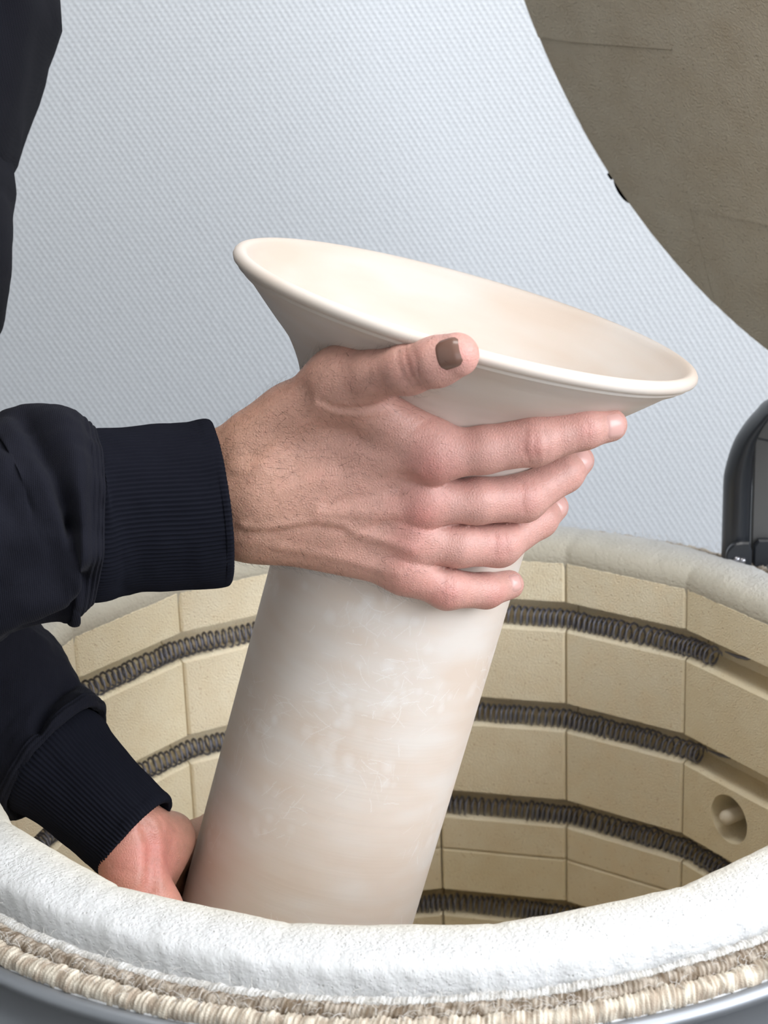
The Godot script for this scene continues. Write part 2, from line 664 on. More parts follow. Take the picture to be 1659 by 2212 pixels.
	jk.append_array([[0.3195, -0.030], [0.3195, -0.055], [0.3225, -0.058], [0.3225, -0.075], [0.3195, -0.078], [0.3195, -0.62], [0.30, -0.62], [0.30, -0.85], [0.0, -0.85]])
	obj("steel_jacket", lathe(jk, 200, false), M.steel, k, "brushed steel jacket with a rolled edge")
	obj("kiln_floor", lathe([[0.0, -0.488], [0.312, -0.488], [0.312, -0.55], [0.0, -0.55]], 60, false), M.brick[0], k)
	# heating elements
	coil(k, 0, 0.905, -5.0, 1)
	coil(k, 1, 0.855, -5.2, 2)
	coil(k, 2, 1.20, -5.0, 3)
	coil(k, 3, 0.62, -5.4, 4)
	coil(k, 4, 0.9, -5.0, 5)
	coil(k, 5, 0.9, -5.0, 6)
	# thermocouple sheath in its bore
	var f2 := facet(2)
	var rod := grid(9, 20, true, true, func(i: int, j: int) -> Vector3:
		var z: float = [0.0, 0.0006, 0.002, 0.0042, 0.02, 0.05, 0.08, 0.085, 0.085][i]
		var r: float = [0.0001, 0.0022, 0.0039, 0.0050, 0.0050, 0.0050, 0.0050, 0.0050, 0.0001][i]
		var t := TAU * j / 20
		return f2 * Vector3(-0.004 + r * cos(t), -0.1655 + r * sin(t), APO - 0.003 + z))
	obj("thermocouple_sheath", rod, M.rod, k, "cream ceramic rod in a round hole")
	lid(k)
	support(k)
	var tag := prism(PackedVector2Array([Vector2(-0.006, -0.004), Vector2(0.006, -0.004), Vector2(0.006, 0.004), Vector2(-0.006, 0.004)]), 0.004, 0.0008)
	var ta := deg_to_rad(150.6)
	obj("cable_clip", turned(tag, Transform3D(Basis(Vector3(cos(ta), 0, sin(ta)), Vector3.UP, Vector3(sin(ta), 0, -cos(ta))), Vector3(sin(ta) * 0.317, -0.0125, -cos(ta) * 0.317))), M.red, k, "small red clip at the gasket")


func strand(k: Node3D, r0: float, y0: float, tr: float, plaits: int, lean: float, tints: Array, s: int) -> void:
	var n := plaits * 14
	var sides := 10
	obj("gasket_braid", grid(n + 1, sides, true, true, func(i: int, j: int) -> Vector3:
		var a := TAU * (i % n) / n
		var t := TAU * j / sides
		var ph := a * plaits + lean * t
		var lump := absf(sin(ph * 0.5))
		var e := Vector3(sin(a) * 30.0, s * 7.0 + t, cos(a) * 30.0)
		var nz := noise.get_noise_3d(e.x, e.y, e.z)
		var yarn := 0.5 + 0.5 * sin(a * plaits * 4.0 + t * 2.5 * signf(lean) + nz * 3.0)
		var fz := noise.get_noise_3d(e.x * 9.0, e.y, e.z * 9.0)
		var rr := tr * (0.82 + 0.15 * lump + 0.10 * yarn + 0.22 * nz + 0.22 * fz)
		var yy := y0 + 0.0011 * noise.get_noise_2d(cos(a) * 4.0 + s, sin(a) * 4.0)
		return Vector3((r0 + rr * cos(t)) * sin(a), yy + rr * sin(t), -(r0 + rr * cos(t)) * cos(a)),
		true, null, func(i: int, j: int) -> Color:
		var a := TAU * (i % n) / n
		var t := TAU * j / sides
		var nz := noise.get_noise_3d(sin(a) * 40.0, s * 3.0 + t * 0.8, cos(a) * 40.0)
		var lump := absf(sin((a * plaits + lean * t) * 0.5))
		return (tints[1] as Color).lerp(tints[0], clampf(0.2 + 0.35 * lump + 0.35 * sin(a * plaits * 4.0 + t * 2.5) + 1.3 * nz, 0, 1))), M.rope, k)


func coil(k: Node3D, g: int, a0: float, a1: float, s: int) -> void:
	# wire wound in a helix that follows the groove, from angle a0 to a0 + a1
	var r := RandomNumberGenerator.new()
	r.seed = 100 + s
	var y: float = GROOVES[g] - 0.0152
	var pts: Array = []
	var a := a0
	var end := a0 + a1
	var per := 10
	var turn := 0
	while a > end:
		var nz := noise.get_noise_2d(a * 7.0, s * 11.0)
		var pitch := 0.0043 * (1.0 + 0.42 * nz) / R
		var rc := 0.0061 * (1.0 + 0.06 * r.randfn())
		var kink := 0.0014 * noise.get_noise_2d(a * 9.0, s * 5.0 + 40.0)
		for q in per:
			var aa := a - pitch * q / per
			var w := fposmod(aa - PHASE, STEP) - STEP / 2
			var rad := lerpf((APO + 0.0072) / cos(w), APO + 0.0090, 0.25)
			var t := TAU * q / per
			var o := Vector3(sin(aa), 0, -cos(aa))
			pts.append(o * (rad + rc * cos(t)) + Vector3(0, y + kink + rc * sin(t), 0))
		a -= pitch
		turn += 1
	var c := obj("heating_coil", tube(pts, 0.00085, 5), M.coil, k)
	# the straight tail that leaves through the wall
	var o0 := Vector3(sin(a0 + 0.05), 0, -cos(a0 + 0.05))
	var t0 := Vector3(cos(a0), 0, sin(a0))
	var p0 := o0 * (APO + 0.014) + Vector3(0, y + 0.004, 0)
	obj("lead_wire", tube([p0 - t0 * 0.011, p0, p0 + t0 * 0.006 + o0 * 0.002, p0 + t0 * 0.012 + o0 * 0.012], 0.0012, 6), M.coil, c)


func lid(k: Node3D) -> void:
	var c := Vector3(0.2309, 0.3744, -0.1312)
	var e := Vector3(-0.2831, 0.9455, 0.1608).normalized()
	var t := Vector3(-0.4939, 0.0, -0.8695).normalized()
	var out := e.cross(t).normalized()
	var under := Vector3(-0.8221, -0.3256, 0.467)
	if out.dot(under) < 0:
		out = -out
	# local frame: x along t, y along e, z away from the underside
	var fr := Transform3D(Basis(t, e, -out), c)
	var rl := 0.3
	var shell := grid(8, 140, true, fr.basis.determinant() < 0, func(i: int, j: int) -> Vector3:
		var p: Vector2 = [Vector2(0.0, 0.0025), Vector2(rl - 0.012, 0.0025), Vector2(rl - 0.002, 0.006), Vector2(rl, 0.012), Vector2(rl + 0.0015, 0.016), Vector2(rl + 0.0015, 0.07), Vector2(rl - 0.004, 0.074), Vector2(0.0, 0.074)][i]
		var a := TAU * j / 140
		return fr * Vector3(p.x * cos(a), p.x * sin(a), p.y))
	var l := obj("lid", shell, M.lid_brick, k, "raised round lid with a brick underside")
	var ring := PackedVector2Array()
	for i in 160:
		var a := TAU * i / 160
		ring.append(Vector2(cos(a), sin(a)) * (rl - 0.0045))
	var big := 1.0
	var cells := [
		PackedVector2Array([Vector2(0.135, -0.053), Vector2(0.128, 0.03), Vector2(0.118, big), Vector2(big, big), Vector2(big, -0.056), Vector2(0.2515, -0.0585)]),
		PackedVector2Array([Vector2(0.135, -0.053), Vector2(0.139, -0.064), Vector2(0.147, -0.097), Vector2(0.163, -0.171), Vector2(0.082, -0.1690), Vector2(-big, -0.164), Vector2(-big, big), Vector2(0.118, big), Vector2(0.128, 0.03)]),
		PackedVector2Array([Vector2(0.2515, -0.0585), Vector2(0.272, -0.14), Vector2(0.31, -0.28), Vector2(big, -0.28), Vector2(big, -0.056)]),
		PackedVector2Array([Vector2(0.135, -0.053), Vector2(0.2515, -0.0585), Vector2(0.272, -0.14), Vector2(0.31, -big), Vector2(0.17, -big), Vector2(0.163, -0.171), Vector2(0.147, -0.097), Vector2(0.139, -0.064)]),
		PackedVector2Array([Vector2(0.163, -0.171), Vector2(0.082, -0.1690), Vector2(-big, -0.164), Vector2(-big, -big), Vector2(0.17, -big)])]
	var proud := [0.0009, 0.0008, 0.0, 0.0003, 0.0001]
	for i in cells.size():
		var pieces := Geometry2D.intersect_polygons(cells[i], ring)
		for p in pieces:
			var sh := Geometry2D.offset_polygon(p, -0.0002, Geometry2D.JOIN_MITER)
			if sh.is_empty():
				continue
			var m := prism(sh[0], 0.005 + proud[i], 0.0004)
			obj("lid_brick", turned(m, fr * Transform3D(Basis(), Vector3(0, 0, -proud[i]))), M.lid_brick, l)
	# catch on the lid's edge
	var ca := atan2(-0.178, 0.252)
	var dir := Vector3(cos(ca), sin(ca), 0)
	var tan_ := Vector3(-sin(ca), cos(ca), 0)
	var half := PackedVector2Array()
	for i in 13:
		var q := PI * i / 12.0
		half.append(Vector2(cos(q) * 0.0115, sin(q) * 0.0085))
	var cm := turned(prism(half, 0.012, 0.001), fr * Transform3D(Basis(tan_, dir, Vector3(0, 0, 1)), dir * (rl - 0.0035) + Vector3(0, 0, 0.002)))
	obj("lid_catch", cm, M.dark, l, "dark catch on the lid's edge")
	var nub := turned(prism(PackedVector2Array([Vector2(0.012, -0.001), Vector2(0.017, -0.001), Vector2(0.017, 0.010), Vector2(0.012, 0.010)]), 0.012, 0.0005), fr * Transform3D(Basis(tan_, dir, Vector3(0, 0, 1)), dir * (rl - 0.0052) + Vector3(0, 0, 0.003)))
	obj("lid_catch", nub, M.dark, l)


func support(k: Node3D) -> void:
	# upright lid support bolted to the back of the jacket, rounded towards the kiln's left
	var base := Vector3(0.2110, -0.0025, -0.2150)
	var x := Vector3(1.0, 0.0, 0.10).normalized()
	var z := x.cross(Vector3.UP)
	var fr := Transform3D(Basis(x, Vector3.UP, z), base)
	# curved flange: a channel swept along the outline
	var key := [Vector2(0.0095, -0.10), Vector2(0.0095, -0.02), Vector2(0.0095, 0.030), Vector2(0.0098, 0.052), Vector2(0.0125, 0.0700), Vector2(0.0165, 0.0815), Vector2(0.0235, 0.0925), Vector2(0.0310, 0.1000), Vector2(0.06, 0.112), Vector2(0.10, 0.118)]
	var kw := [0.0095, 0.0095, 0.0095, 0.0095, 0.0076, 0.0058, 0.0042, 0.0034, 0.003, 0.003]
	var path: Array = []
	var wd: Array = []
	for i in (key.size() - 1) * 5 + 1:
		var q := mini(i / 5, key.size() - 2)
		var t := float(i - q * 5) / 5.0
		path.append((key[q] as Vector2).cubic_interpolate(key[q + 1], key[maxi(q - 1, 0)], key[mini(q + 2, key.size() - 1)], t))
		wd.append(lerpf(kw[q], kw[q + 1], t))
	var flange := grid(path.size(), 18, true, true, func(i: int, j: int) -> Vector3:
		var p: Vector2 = path[i]
		var d: Vector2 = (path[mini(i + 1, path.size() - 1)] - path[maxi(i - 1, 0)]).normalized()
		var nrm := Vector2(-d.y, d.x)
		var t := TAU * j / 18
		var q: Vector2 = p + nrm * (wd[i] * cos(t))
		return fr * Vector3(q.x, q.y, -0.016 * sin(t) * (0.7 + 0.3 * absf(sin(t)))))
	obj("lid_support", flange, M.dark, k, "dark curved upright behind the rim")
	var plate := prism(PackedVector2Array([Vector2(0.0195, -0.10), Vector2(0.12, -0.10), Vector2(0.12, 0.118), Vector2(0.031, 0.0985), Vector2(0.0208, 0.084), Vector2(0.0195, 0.076)]), 0.01, 0.001)
	obj("support_plate", turned(plate, fr * Transform3D(Basis(), Vector3(0, 0, -0.006))), M.grey, k, "grey plate inside the support")
	var seam := prism(PackedVector2Array([Vector2(0.0215, 0.0785), Vector2(0.06, 0.0700), Vector2(0.06, 0.0712), Vector2(0.0220, 0.0797)]), 0.004, 0.0)
	obj("support_plate", turned(seam, fr * Transform3D(Basis(), Vector3(0, 0, 0.0006))), M.dark, k)
	var foot := PackedVector2Array()
	for i in 9:
		var q := PI - PI * 0.5 * i / 8.0
		foot.append(Vector2(0.012 + 0.0105 * cos(q), 0.002 + 0.0105 * sin(q)))
	foot.append_array([Vector2(0.017, 0.0125), Vector2(0.0185, 0.006), Vector2(0.0185, -0.03), Vector2(0.0015, -0.03)])
	var fm := obj("support_foot", turned(prism(foot, 0.006, 0.0012), fr * Transform3D(Basis(), Vector3(0.0, 0.0, 0.0165))), M.dark, k)
	for s in [Vector2(0.0085, 0.0005), Vector2(0.0122, -0.0005)]:
		var bolt := grid(6, 16, true, true, func(i: int, j: int) -> Vector3:
			var rr: float = [0.0001, 0.0014, 0.0022, 0.0026, 0.0026, 0.0001][i]
			var zz: float = [-0.0022, -0.002, -0.0013, -0.0003, 0.003, 0.003][i]
			var t := TAU * j / 16
			return fr * Vector3(s.x + rr * cos(t), s.y + rr * sin(t), 0.0225 - zz))
		obj("bolt", bolt, M.bolt, fm)
	var foot2 := PackedVector2Array([Vector2(0.0205, -0.03), Vector2(0.0205, 0.006), Vector2(0.0235, 0.0105), Vector2(0.031, 0.0105), Vector2(0.036, 0.004), Vector2(0.036, -0.03)])
	obj("support_foot", turned(prism(foot2, 0.006, 0.0012), fr * Transform3D(Basis(), Vector3(0.0, 0.0, 0.0065))), M.dark, k)
	# hinge arm that carries the lid, further right
	var arm := prism(PackedVector2Array([Vector2(-0.015, 0), Vector2(0.015, 0), Vector2(0.015, 0.24), Vector2(-0.015, 0.24)]), 0.02, 0.002)
	obj("hinge_arm", turned(arm, Transform3D(Basis(Vector3(0.4939, 0, 0.8695), Vector3.UP, Vector3(-0.8695, 0, 0.4939)), Vector3(0.345, -0.12, -0.20))), M.steel, k)


# ------------------------------------------------------------------ vase
func vase_radius(s: float) -> float:
	var ks := [-0.01, 0.0, 0.0074, 0.0160, 0.0245, 0.032, 0.038, 0.0545, 0.083, 0.113, 0.16, 0.5, 0.6]
	var vs := [0.1340, 0.1275, 0.1228, 0.1138, 0.1045, 0.0960, 0.0892, 0.0785, 0.0695, 0.0666, 0.0662, 0.0662, 0.0662]
	var i := 1
	while i < ks.size() - 3 and s > ks[i + 1]:
		i += 1
	var t: float = clampf((s - ks[i]) / (ks[i + 1] - ks[i]), 0, 1)
	# monotone cubic through the knots
	var m0: float = (vs[i + 1] - vs[i - 1]) / (ks[i + 1] - ks[i - 1]) * (ks[i + 1] - ks[i])
	var m1: float = (vs[i + 2] - vs[i]) / (ks[i + 2] - ks[i]) * (ks[i + 1] - ks[i])
	var t2 := t * t
	var t3 := t2 * t
	return (2 * t3 - 3 * t2 + 1) * vs[i] + (t3 - 2 * t2 + t) * m0 + (-2 * t3 + 3 * t2) * vs[i + 1] + (t3 - t2) * m1


func vase() -> void:
	var ax := AXIS.normalized()
	var side := ax.cross(Vector3.BACK).normalized()
	var fw := side.cross(ax)
	var prof: Array = [[0.0001, 0.45], [0.058, 0.45], [0.0635, 0.4485], [0.0655, 0.445]]
	var s := 0.43
	while s > 0.0125:
		prof.append([vase_radius(s), s])
		s -= 0.012 if s > 0.13 else 0.004
	prof.append_array([[0.1206, 0.0112], [0.1222, 0.0096], [0.1238, 0.0088], [0.1237, 0.0079], [0.1252, 0.0071], [0.1268, 0.0060], [0.1276, 0.0042], [0.1273, 0.0024], [0.1262, 0.0009], [0.1243, 0.0001], [0.1222, 0.0003], [0.1206, 0.0017], [0.1192, 0.0042], [0.1170, 0.0075]])
	s = 0.013
	while s < 0.43:
		prof.append([vase_radius(s) - 0.0072, s + 0.0015])
		s += 0.012 if s > 0.13 else 0.004
	prof.append([0.05, 0.436])
	prof.append([0.0001, 0.437])
	var cols := 180
	var n := prof.size()
	var mesh := grid(n, cols, true, false, func(i: int, j: int) -> Vector3:
		var a := TAU * j / cols
		var p: Array = prof[i]
		var wob: float = 1.0 + 0.0015 * sin(a * 2.0 + p[1] * 9.0)
		return RIM_C - ax * p[1] + (side * cos(a) + fw * sin(a)) * p[0] * wob, true,
		func(i: int, j: int) -> Vector2: return Vector2(float(j) / cols, prof[i][1] / 0.46))
	var v := obj("vase", mesh, M.clay, self, "")
	v.set_meta("label", "tall unglazed cream clay vase with a wide flared rim, held tilted over the kiln")
	v.set_meta("category", "vase")


# ------------------------------------------------------------------ person
func bone(P: Array, g: int, a: Vector3, ra: float, b: Vector3, rb: float) -> void:
	P.append([g, a, ra, b - a, rb - ra, 1.0 / maxf((b - a).length_squared(), 1e-9)])


func mark(F: Array, id: int, a: Vector3, b: Vector3, amp: float, w: float) -> void:
	F.append([id, a, b - a, 1.0 / maxf((b - a).length_squared(), 1e-9), amp, 1.0 / w])


func cap(p: Vector3, q: Array) -> float:
	var d: Vector3 = p - q[1]
	var t := clampf(d.dot(q[3]) * q[5], 0.0, 1.0)
	return (d - q[3] * t).length() - q[2] - q[4] * t


func smin(a: float, b: float, k: float) -> float:
	var h := clampf(0.5 + 0.5 * (b - a) / k, 0.0, 1.0)
	return lerpf(b, a, h) - k * h * (1.0 - h)


func field(p: Vector3, P: Array, F: Array, kp: float, kf: float, kj: float) -> float:
	# group 0 is the palm or trunk; every other group is a limb of its own
	var base := 1e3
	var out := 1e3
	var cur := -1
	var lim := 1e3
	for q in P:
		if q[0] != cur:
			if cur > 0:
				out = minf(out, smin(base, lim, kj))
			elif cur == 0:
				out = base
			cur = q[0]
			lim = 1e3
		var d := cap(p, q)
		if cur == 0:
			base = d if base > 100.0 else smin(base, d, kp)
		else:
			lim = d if lim > 100.0 else smin(lim, d, kf)
	if cur > 0:
		out = minf(out, smin(base, lim, kj))
	elif cur == 0:
		out = base
	var id := -1
	var best := 1e3
	var amp := 0.0
	var iw := 0.0
	for q in F:
		if q[0] != id:
			if id >= 0 and best < 100.0:
				best *= iw
				out -= amp * exp(-best * best)
			id = q[0]
			best = 1e3
			amp = q[4]
			iw = q[5]
		var d: Vector3 = p - q[1]
		var t := clampf(d.dot(q[2]) * q[3], 0.0, 1.0)
		best = minf(best, (d - q[2] * t).length())
	if id >= 0 and best < 100.0:
		best *= iw
		out -= amp * exp(-best * best)
	return out


func nets(st: SurfaceTool, start: int, P: Array, F: Array, cell: float, kp: float, kf: float, kj: float, tint: Callable) -> int:
	# surface nets over the blocks that the surface passes; returns the count of vertices so far
	var lo := Vector3.ONE * 1e9
	var hi := Vector3.ONE * -1e9
	for q in P:
		for e in [[q[1], q[2]], [q[1] + q[3], q[2] + q[4]]]:
			lo = lo.min(e[0] - Vector3.ONE * (e[1] + 0.006))
			hi = hi.max(e[0] + Vector3.ONE * (e[1] + 0.006))
	const B := 6
	var nb := Vector3i(((hi - lo) / (cell * B)).ceil())
	var nx := nb.x * B + 1
	var ny := nb.y * B + 1
	var nz := nb.z * B + 1
	var val := PackedFloat32Array()
	val.resize(nx * ny * nz)
	val.fill(9.0)
	var half := cell * B * 0.5 * 1.7321
	var blocks: Array = []
	for bz in nb.z:
		for by in nb.y:
			for bx in nb.x:
				var c := lo + Vector3(bx + 0.5, by + 0.5, bz + 0.5) * cell * B
				var near := 1e3
				var ds := PackedFloat32Array()
				for q in P:
					var d := cap(c, q)
					ds.append(d)
					near = minf(near, d)
				if absf(near) > half + 0.014 and near > 0.0 or near < -half - 0.02:
					continue
				var p2: Array = []
				for i in P.size():
					if ds[i] < near + 2.0 * half + 0.026:
						p2.append(P[i])
				var f2: Array = []
				for q in F:
					var d: Vector3 = c - q[1]
					var t := clampf(d.dot(q[2]) * q[3], 0.0, 1.0)
					if (d - q[2] * t).length() < half + 2.4 / q[5]:
						f2.append(q)
				blocks.append(Vector3i(bx, by, bz) * B)
				for k in B + 1:
					for j in B + 1:
						for i in B + 1:
							var at := ((bz * B + k) * ny + by * B + j) * nx + bx * B + i
							if val[at] == 9.0:
								val[at] = field(lo + Vector3(bx * B + i, by * B + j, bz * B + k) * cell, p2, f2, kp, kf, kj)
	var index := {}
	var sx := 1
	var sy := nx
	var sz := nx * ny
	var corner := [0, sx, sy, sx + sy, sz, sx + sz, sy + sz, sx + sy + sz]
	var edges := [[0, 1], [2, 3], [4, 5], [6, 7], [0, 2], [1, 3], [4, 6], [5, 7], [0, 4], [1, 5], [2, 6], [3, 7]]
	var n := start
	for b in blocks:
		for k in B:
			for j in B:
				for i in B:
					var at: int = ((b.z + k) * ny + b.y + j) * nx + b.x + i
					var neg := 0
					var bad := false
					for c in 8:
						var v := val[at + corner[c]]
						if v == 9.0:
							bad = true
						if v < 0.0:
							neg += 1
					if bad or neg == 0 or neg == 8:
						continue
					var sum := Vector3.ZERO
					var cnt := 0
					for e in edges:
						var v0 := val[at + corner[e[0]]]
						var v1 := val[at + corner[e[1]]]
						if (v0 < 0.0) != (v1 < 0.0):
							var t := v0 / (v0 - v1)
							var c0 := Vector3(e[0] & 1, (e[0] >> 1) & 1, e[0] >> 2)
							var c1 := Vector3(e[1] & 1, (e[1] >> 1) & 1, e[1] >> 2)
							sum += c0.lerp(c1, t)
							cnt += 1
					var g := Vector3(
						val[at + sx] - val[at] + val[at + sx + sy] - val[at + sy] + val[at + sx + sz] - val[at + sz] + val[at + sx + sy + sz] - val[at + sy + sz],
						val[at + sy] - val[at] + val[at + sx + sy] - val[at + sx] + val[at + sy + sz] - val[at + sz] + val[at + sx + sy + sz] - val[at + sx + sz],
						val[at + sz] - val[at] + val[at + sx + sz] - val[at + sx] + val[at + sy + sz] - val[at + sy] + val[at + sx + sy + sz] - val[at + sx + sy]).normalized()
					var p := lo + (Vector3(b.x + i, b.y + j, b.z + k) + sum / cnt) * cell
					st.set_normal(g)
					st.set_color(tint.call(p, g))
					st.add_vertex(p)
					index[at] = n
					n += 1
	for b in blocks:
		for k in B:
			for j in B:
				for i in B:
					var at: int = ((b.z + k) * ny + b.y + j) * nx + b.x + i
					if not index.has(at):
						continue
					var v := val[at]
					for ax in 3:
						var s0: int = [sx, sy, sz][ax]
						var w := val[at + s0]
						if (v < 0.0) == (w < 0.0):
							continue
						var u: int = [sy, sz, sx][ax]
						var t: int = [sz, sx, sy][ax]
						var q0 = index.get(at - u - t)
						var q1 = index.get(at - t)
						var q3 = index.get(at - u)
						var q2 = index.get(at)
						if q0 == null or q1 == null or q3 == null:
							continue
						var l := [q0, q2, q1, q0, q3, q2] if v < 0.0 else [q0, q1, q2, q0, q2, q3]
						for ix in l:
							st.add_index(ix)
	return n


func lin(r: float, g: float, b: float) -> Color:
	return Color(r, g, b).srgb_to_linear()


func skin_tint(p: Vector3, _g: Vector3) -> Color:
	# pigment: tanned hairy wrist, pinker hand, red over the knuckles
	var t := clampf((p.x + 0.10) / 0.12, 0, 1)
	var c := lin(0.695, 0.535, 0.452).lerp(lin(0.775, 0.588, 0.546), t)
	var red := 0.0
	for k in RED:
		var d: float = (p - k[0]).length() / k[1]
		red += k[2] * exp(-d * d)
	var n := noise.get_noise_3d(p.x * 90.0, p.y * 90.0, p.z * 90.0)
	var n2 := noise.get_noise_3d(p.x * 420.0, p.y * 420.0, p.z * 420.0)
	c = c.lerp(lin(0.72, 0.40, 0.385), clampf(0.8 * red + 0.10 * n, 0, 0.75))
	return c * (1.0 + 0.10 * n + 0.12 * n2)


const RED := [
	[Vector3(0.0082, 0.1707, 0.1157), 0.0130, 0.55],
	[Vector3(0.0019, 0.1440, 0.1097), 0.0120, 0.55],
	[Vector3(-0.0044, 0.1256, 0.1097), 0.0100, 0.25],
	[Vector3(0.0587, 0.1810, 0.1139), 0.0070, 0.35],
	[Vector3(0.0574, 0.1461, 0.0970), 0.0070, 0.30],
	[Vector3(0.0442, 0.1225, 0.0961), 0.0070, 0.30],
	[Vector3(0.0150, 0.0992, 0.1052), 0.0100, 0.40],
	[Vector3(0.0260, 0.2422, 0.1532), 0.0070, 0.45],
	[Vector3(0.0862, 0.1850, 0.1070), 0.0060, 0.25],
	[Vector3(0.0419, 0.0891, 0.0891), 0.0070, 0.40],
	[Vector3(-0.0049, 0.1066, 0.1092), 0.0140, 0.25],
	[Vector3(-0.0020, 0.2337, 0.1430), 0.0080, 0.20],
	[Vector3(-0.1545, -0.055, 0.092), 0.030, 0.95]
]


func sleeve(rings: Array, sub: int, sides: int, ref: Vector3, disp: Callable) -> ArrayMesh:
	# a tube of cloth through [centre, half height, half depth, place along]
	var n := rings.size()
	var rows := (n - 1) * sub + 1
	var pts: Array = []
	for i in rows:
		var k := mini(i / sub, n - 2)
		var t := float(i - k * sub) / sub
		var r0: Array = rings[maxi(k - 1, 0)]
		var r1: Array = rings[k]
		var r2: Array = rings[k + 1]
		var r3: Array = rings[mini(k + 2, n - 1)]
		var c := (r1[0] as Vector3).cubic_interpolate(r2[0], r0[0], r3[0], t)
		pts.append([c, catmull(r0[1], r1[1], r2[1], r3[1], t), catmull(r0[2], r1[2], r2[2], r3[2], t), lerpf(r1[3], r2[3], t)])
	var dirs: Array = []
	var prev := ((pts[1][0] - pts[0][0]) as Vector3).normalized()
	for i in rows:
		var dd: Vector3 = pts[mini(i + 1, rows - 1)][0] - pts[maxi(i - 1, 0)][0]
		if dd.length() > 0.0014:
			dd = dd.normalized()
			if dd.dot(prev) < 0.0:
				dd = -dd
			if dd.dot(prev) > 0.6:
				prev = prev.lerp(dd, 0.3).normalized()
		dirs.append(prev)
	return grid(rows, sides, true, true, func(i: int, j: int) -> Vector3:
		var d: Vector3 = dirs[i]
		var u := (ref - d * ref.dot(d)).normalized()
		var w := d.cross(u)
		var a := TAU * j / sides
		var k: float = disp.call(pts[i][3], a, i, j)
		return pts[i][0] + u * cos(a) * (pts[i][1] + k) + w * sin(a) * (pts[i][2] + k))


func ridge(u: float, a: float, u0: float, q0: float, u1: float, q1: float, amp: float, w: float) -> float:
	# a fold from (u0, q0) to (u1, q1): u is the place along, q runs from -1 at the top to 1 at the bottom of the near side
	if sin(a) < -0.25:
		return 0.0
	var p := Vector2(u, -cos(a) * 190.0)
	var s := Vector2(u0, q0 * 190.0)
	var e := Vector2(u1, q1 * 190.0)
	var t := clampf((p - s).dot(e - s) / maxf((e - s).length_squared(), 1.0), 0, 1)
	var d := (p - s - (e - s) * t).length() / w
	return amp * exp(-d * d) * smoothstep(-0.25, 0.2, sin(a))


func nail(body: Node3D, c: Vector3, n: Vector3, d: Vector3, length: float, width: float, r: float, m: Material) -> void:
	var side := n.cross(d).normalized()
	var rows := 9
	var cols := 11
	var st := SurfaceTool.new()
	st.begin(Mesh.PRIMITIVE_TRIANGLES)
	var top := func(i: int, j: int, lift: float) -> Vector3:
		var v := float(i) / (rows - 1) * 2.0 - 1.0
		var u := float(j) / (cols - 1) * 2.0 - 1.0
		var wv := sqrt(maxf(0.0, 1.0 - pow(absf(v), 4.0) * 0.55))
		var uu := u * wv * width * 0.5
		var ang := uu / (r * 1.05)
		var edge := maxf(absf(u), absf(v))
		var h := lift * (1.0 - 0.85 * smoothstep(0.72, 1.0, edge))
		return c + d * (v * length * 0.5) + side * sin(ang) * r * 1.05 + n * ((cos(ang) - 1.0) * r * 1.05 + h + 0.0010 * (1.0 - v * v) - 0.0008)
	var mesh := grid(rows, cols, false, false, func(i: int, j: int) -> Vector3: return top.call(i, j, 0.0009))
	obj("fingernail", mesh, m, body)


